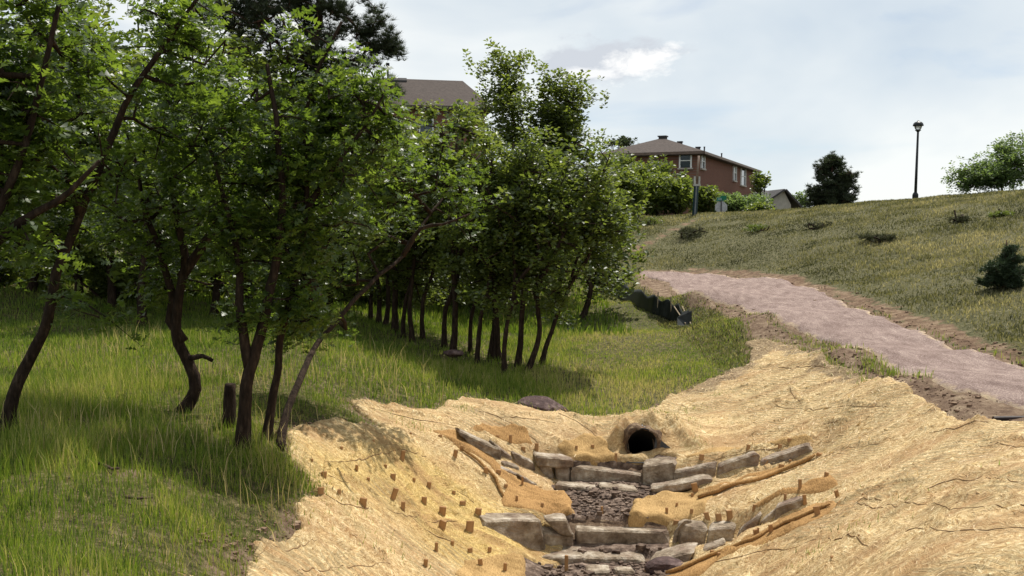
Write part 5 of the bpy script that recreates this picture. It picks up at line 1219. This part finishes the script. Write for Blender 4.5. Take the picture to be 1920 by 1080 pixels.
# lower porch roof on the brick house
hc('porch_roof', [(3.0, -.02, 2.55), (14.5, -.02, 2.55), (14.5, -1.9, 1.75), (3.0, -1.9, 1.75), (3.0, -.02, 2.4), (14.5, -.02, 2.4), (14.5, -1.9, 1.6), (3.0, -1.9, 1.6)], [(0, 1, 2, 3), (7, 6, 5, 4), (0, 4, 5, 1), (1, 5, 6, 2), (2, 6, 7, 3), (3, 7, 4, 0)], M_roof)
v, f = merge([(boxv(8.75, -1.95, 1.68, 11.5, .05, .22), BOXF)]); hc('porch_fascia', v, f, M_white)
v, f = merge([(boxv(x_, -1.8, .3, .18, .18, 2.6), BOXF) for x_ in (3.2,)]); hc('porch_post', v, f, M_trim)
v, f = merge([(boxv(14.2, -1.8, .3, .18, .18, 2.6), BOXF)]); hc('porch_post', v, f, M_trim)
# white gabled house beyond
D0 = 84.0; m = D0 / F; gc = P(1470, 395, D0)
wr = empty('white_house', (gc[0], gc[1], -1.5), 'low pale house with grey gabled roof beyond the brick house', 'house')
gl, gr_, ga = P(1440, 382, D0), P(1496, 382, D0), P(1478, 355, D0)
z1 = -1.5; xl, xr = P(1447, 0, D0)[0], P(1492, 0, D0)[0]; za = P(1479, 358, D0)[2]; zl = P(1450, 378, D0)[2]; zr = P(1494, 384, D0)[2]; xa = P(1478, 0, D0)[0]
V = [(xl, D0, z1), (xr, D0, z1), (xr, D0, zr), (xa, D0, za), (xl, D0, zl), (xl, D0 + 9, z1), (xr, D0 + 9, z1), (xr, D0 + 9, zr), (xa, D0 + 9, za), (xl, D0 + 9, zl)]
pchild('wall', V, [(0, 1, 2, 3, 4), (5, 9, 8, 7, 6), (0, 4, 9, 5), (1, 6, 7, 2)], M_stucco, wr)
def roofslab(par, a_, b_, c2, d_, th, mat, nm='roof'):
    q = np.array([a_, b_, c2, d_], float); nrm = np.cross(q[1] - q[0], q[3] - q[0]); nrm /= np.linalg.norm(nrm); nrm *= np.sign(nrm[2]); V = np.vstack([q, q + nrm * th])
    return pchild(nm, V, [(0, 1, 2, 3), (7, 6, 5, 4), (0, 4, 5, 1), (1, 5, 6, 2), (2, 6, 7, 3), (3, 7, 4, 0)], mat, par)
yf = D0 - .5
xe = xr + .9; zе = zr - .35
roofslab(wr, (xa, yf, za + .05), (xe, yf, zr - .35), (xe, D0 + 9.5, zr - .35), (xa, D0 + 9.5, za + .05), .16, M_roof_g)
xle = xl - .8; roofslab(wr, (xle, yf, zl - .55), (xa, yf, za + .05), (xa, D0 + 9.5, za + .05), (xle, D0 + 9.5, zl - .55), .16, M_roof_g)
# cross wing of the roof running left
x2 = P(1418, 0, D0)[0]; zt = P(1440, 352, D0)[2]; ze = P(1440, 377, D0)[2]
roofslab(wr, (x2 - 1, D0 + .4, ze - .1), (xa - .3, D0 + .4, ze + .0), (xa - .2, D0 + 4.2, za + .0), (x2 - 1, D0 + 4.2, zt + .25), .14, M_roof_g)
v, f = merge([(boxv((x2 + xl) / 2, D0 + 3, (z1 + ze) / 2 - .1, xl - x2, 4.5, ze - z1 - .4), BOXF)]); pchild('wing_wall', v, f, M_stucco, wr)
# house on the left hill with its long roof
D0 = 62.0; cL = P(925, 200, D0); eL = P(925, 197, D0)[2]; rL = P(893, 153, D0 + 4)[2]
az2 = math.atan2(.30, -.95)
# local x = along the long eave to the left, y = away; the mirrored frame keeps the corner nearest right
hr = empty('roofed_house', (cL[0], cL[1], eL - 6.0), 'house with long grey-brown roof above red brick, behind the tallest pale green tree', 'house')
ux = np.array([-.985, -.17, 0]); uy = np.array([-.17, .985, 0]); L_, W_h = 15.0, 8.0
def lw(a_, b_, z_): return cL + ux * a_ + uy * b_ + np.array([0, 0, z_])
V = [lw(0.5, .5, -8), lw(L_, .5, -8), lw(L_, W_h - .5, -8), lw(.5, W_h - .5, -8), lw(.5, .5, 0), lw(L_, .5, 0), lw(L_, W_h - .5, 0), lw(.5, W_h - .5, 0)]
pchild('wall', V, BOXF, M_brick, hr)
rz_ = rL - cL[2]
V = [lw(0, 0, 0), lw(L_ + .5, 0, 0), lw(L_ + .5, W_h, 0), lw(0, W_h, 0), lw(1.6, W_h / 2, rz_), lw(L_ - 1, W_h / 2, rz_ + .1)]; V += [q - np.array([0, 0, .25]) for q in V[:4]]
rf = pchild('roof', V, [(0, 1, 5, 4), (1, 2, 5), (2, 3, 4, 5), (3, 0, 4), (9, 8, 7, 6), (0, 6, 7, 1), (1, 7, 8, 2), (2, 8, 9, 3), (3, 9, 6, 0)], M_roof, hr)
for a_ in (5.6, 9.2):
    q = [lw(a_, 3.45, rz_ * .86 + .06), lw(a_ + 1.3, 3.45, rz_ * .86 + .06), lw(a_ + 1.3, 3.75, rz_ * .94 + .08), lw(a_, 3.75, rz_ * .94 + .08)]
    V = q + [p_ + np.array([0, 0, .12]) for p_ in q]; pchild('roof_vent', V, BOXF, M_roof_g, rf)
v, f = tube([lw(6.9, W_h / 2, rz_ - .3), lw(6.9, W_h / 2, rz_ + .9)], .07, 8); pchild('vent_pipe', v, f, M_pipe, rf)
v, f = tube([lw(6.9, W_h / 2, rz_ + .9), lw(6.9, W_h / 2, rz_ + 1.1)], .13, 8); pchild('vent_cap', v, f, M_pipe, rf)
for a_ in (4.0, 6.2):
    V = [lw(a_, .44, -2.2), lw(a_ + 1.0, .44, -2.2), lw(a_ + 1.0, .44, -.8), lw(a_, .44, -.8)]; V = [v_ + uy * .1 for v_ in V] + V
    wn = pchild('window', V, [(0, 1, 2, 3), (7, 6, 5, 4), (0, 4, 5, 1), (1, 5, 6, 2), (2, 6, 7, 3), (3, 7, 4, 0)], M_white, hr)
    V = [lw(a_ + .1, .42, -2.1), lw(a_ + .9, .42, -2.1), lw(a_ + .9, .42, -.9), lw(a_ + .1, .42, -.9)]; V = [v_ + uy * .01 for v_ in V] + V
    pchild('pane', V, BOXF, M_glass, wn)

# ------------------------------------------------------------------ lamp post, street sign, banded post
M_iron = metal_mat('black_iron', (.012, .014, .015), .45)
M_lampglass, _nt, _o = new_mat('lamp_glass'); _b = principled(_nt, _o, .1, .5); _b.inputs['Base Color'].default_value = (.85, .87, .86, 1); _b.inputs['Transmission Weight'].default_value = .6
D0 = 51.0; b_ = P(1716, 374, D0); gz = float(H(b_[0], b_[1])[0]); gz = min(gz, b_[2]); top = P(1722, 226, D0)[2]; lean = (P(1721.5, 240, D0)[0] - b_[0])
lamp = empty('street_lamp', (b_[0], b_[1], gz), 'tall black street lamp with domed head on the hill crest', 'street lamp'); s = D0 / F
def lat(x_, y_, prof, n=16):
    V = []; Fc = []
    for r, z in prof: V += [(x_ + math.cos(k * 6.28318 / n) * r, y_ + math.sin(k * 6.28318 / n) * r, z) for k in range(n)]
    for i in range(len(prof) - 1):
        for k in range(n): Fc.append((i * n + k, i * n + (k + 1) % n, (i + 1) * n + (k + 1) % n, (i + 1) * n + k))
    return V, Fc
bx_, by_ = b_[0], b_[1]; tx = bx_ + lean
v, f = tube([(bx_, by_, gz - .3), (tx, by_, P(0, 246, D0)[2])], [.085, .055], 10); pchild('pole', v, f, M_iron, lamp, True)
v, f = lat(bx_, by_, [(.16, gz - .1), (.16, gz + .5), (.11, gz + .6), (.09, gz + .62)], 12); pchild('base', v, f, M_iron, lamp)
zz = lambda py: P(0, py, D0)[2]
v, f = lat(tx, by_, [(.03, zz(249)), (.10, zz(246)), (.16, zz(244.5)), (.16, zz(243.8)), (.05, zz(243.7))]); pchild('collar', v, f, M_iron, lamp)
v, f = lat(tx, by_, [(.11, zz(243.7)), (.17, zz(241)), (.21, zz(237)), (.21, zz(236.6))]); pchild('globe', v, f, M_lampglass, lamp, True)
v, f = lat(tx, by_, [(.05, zz(236.4)), (.28, zz(236.2)), (.28, zz(234.5)), (.25, zz(231.5)), (.18, zz(229)), (.08, zz(228)), (.05, zz(226.8)), (.02, zz(225.5)), (.001, zz(225.4))]); pchild('hood', v, f, M_iron, lamp, True)
for k in range(4):
    a_ = k * math.pi / 2 + .4; v, f = tube([(tx + math.cos(a_) * .15, by_ + math.sin(a_) * .15, zz(244)), (tx + math.cos(a_) * .23, by_ + math.sin(a_) * .23, zz(236))], .012, 5); pchild('bracket', v, f, M_iron, lamp)
# street sign: back of an octagonal sign with crossed green name plates above
D0 = 53.0; s_b = P(1352, 398, D0); sg = float(H(s_b[0], s_b[1])[0]); zz = lambda py: P(0, py, D0)[2]; sx = s_b[0]
sign = empty('street_sign', (sx, D0, sg), 'grey back of an octagonal road sign under small green street name plates', 'road sign')
M_galv = metal_mat('sign_back', (.42, .42, .44), .5, 0); M_postd = metal_mat('sign_post', (.10, .10, .11), .5)
v, f = tube([(sx, D0 - .04, sg - .3), (sx, D0 - .04, zz(372))], .035, 6); pchild('post', v, f, M_postd, sign)
r = .38; zc = zz(389); V = [(sx + r * math.cos(math.radians(22.5 + 45 * k)), D0 + dy, zc + r * math.sin(math.radians(22.5 + 45 * k))) for dy in (0, .012) for k in range(8)]
pchild('octagonal_plate', V, [tuple(range(8))[::-1], tuple(range(8, 16))] + [(k, (k + 1) % 8, (k + 1) % 8 + 8, k + 8) for k in range(8)], M_galv, sign)
M_gsign = metal_mat('green_name_plate', (.02, .17, .10), .45); M_gsign2 = metal_mat('teal_name_plate', (.05, .20, .18), .45); M_letter = metal_mat('sign_lettering', (.45, .55, .52), .5)
v = boxv(sx - .07, D0 - .06, zz(373.5), .44, .02, .20, .25); a1 = pchild('name_plate', v, BOXF, M_gsign2, sign)
v = boxv(sx + .10, D0 - .10, zz(371), .34, .02, .24, -.5); a2 = pchild('name_plate', v, BOXF, M_gsign, sign)
v, f = merge([(boxv(sx - .07 + dx, D0 - .085 + dx * .25, zz(373.3), .045, .006, .05, .25), BOXF) for dx in (-.12, -.06, 0, .05)]); pchild('faded_lettering', v, f, M_letter, sign)
# post with a dark-green lower sleeve, pale band and pale stripe
D0 = 47.0; q = P(1305, 400, D0); sg = float(H(q[0], q[1])[0]); sx = q[0]; zz = lambda py: P(0, py, D0)[2]
pst = empty('banded_post', (sx, D0, sg), 'slim pole with pale band above a dark green sleeve in front of the brick house', 'post')
M_dg = metal_mat('dark_green_sleeve', (.008, .03, .035), .5); M_pale = metal_mat('pale_band', (.40, .38, .34), .6); M_grey = metal_mat('grey_pole', (.16, .17, .19), .5); M_tan = metal_mat('tan_pole', (.20, .14, .10), .6)
v, f = tube([(sx, D0, zz(350)), (sx + .10, D0, zz(292))], .05, 8); pchild('pole', v, f, M_tan, pst, True)
v, f = tube([(sx - .08, D0 + .02, sg - .2), (sx, D0 + .02, zz(349))], .13, 8); pchild('sleeve', v, f, M_dg, pst)
v, f = tube([(sx - .10, D0 - .15, sg - .2), (sx - .03, D0 - .15, zz(349))], .035, 8); pchild('stripe', v, f, M_grey, pst)
v, f = merge([(boxv(sx - .09, D0, zz(340), .09, .12, .50), BOXF), (boxv(sx + .14, D0, zz(340), .09, .12, .50), BOXF), (boxv(sx + .02, D0, zz(347), .36, .16, .10), BOXF)]); pchild('pale_band', v, f, M_pale, pst)
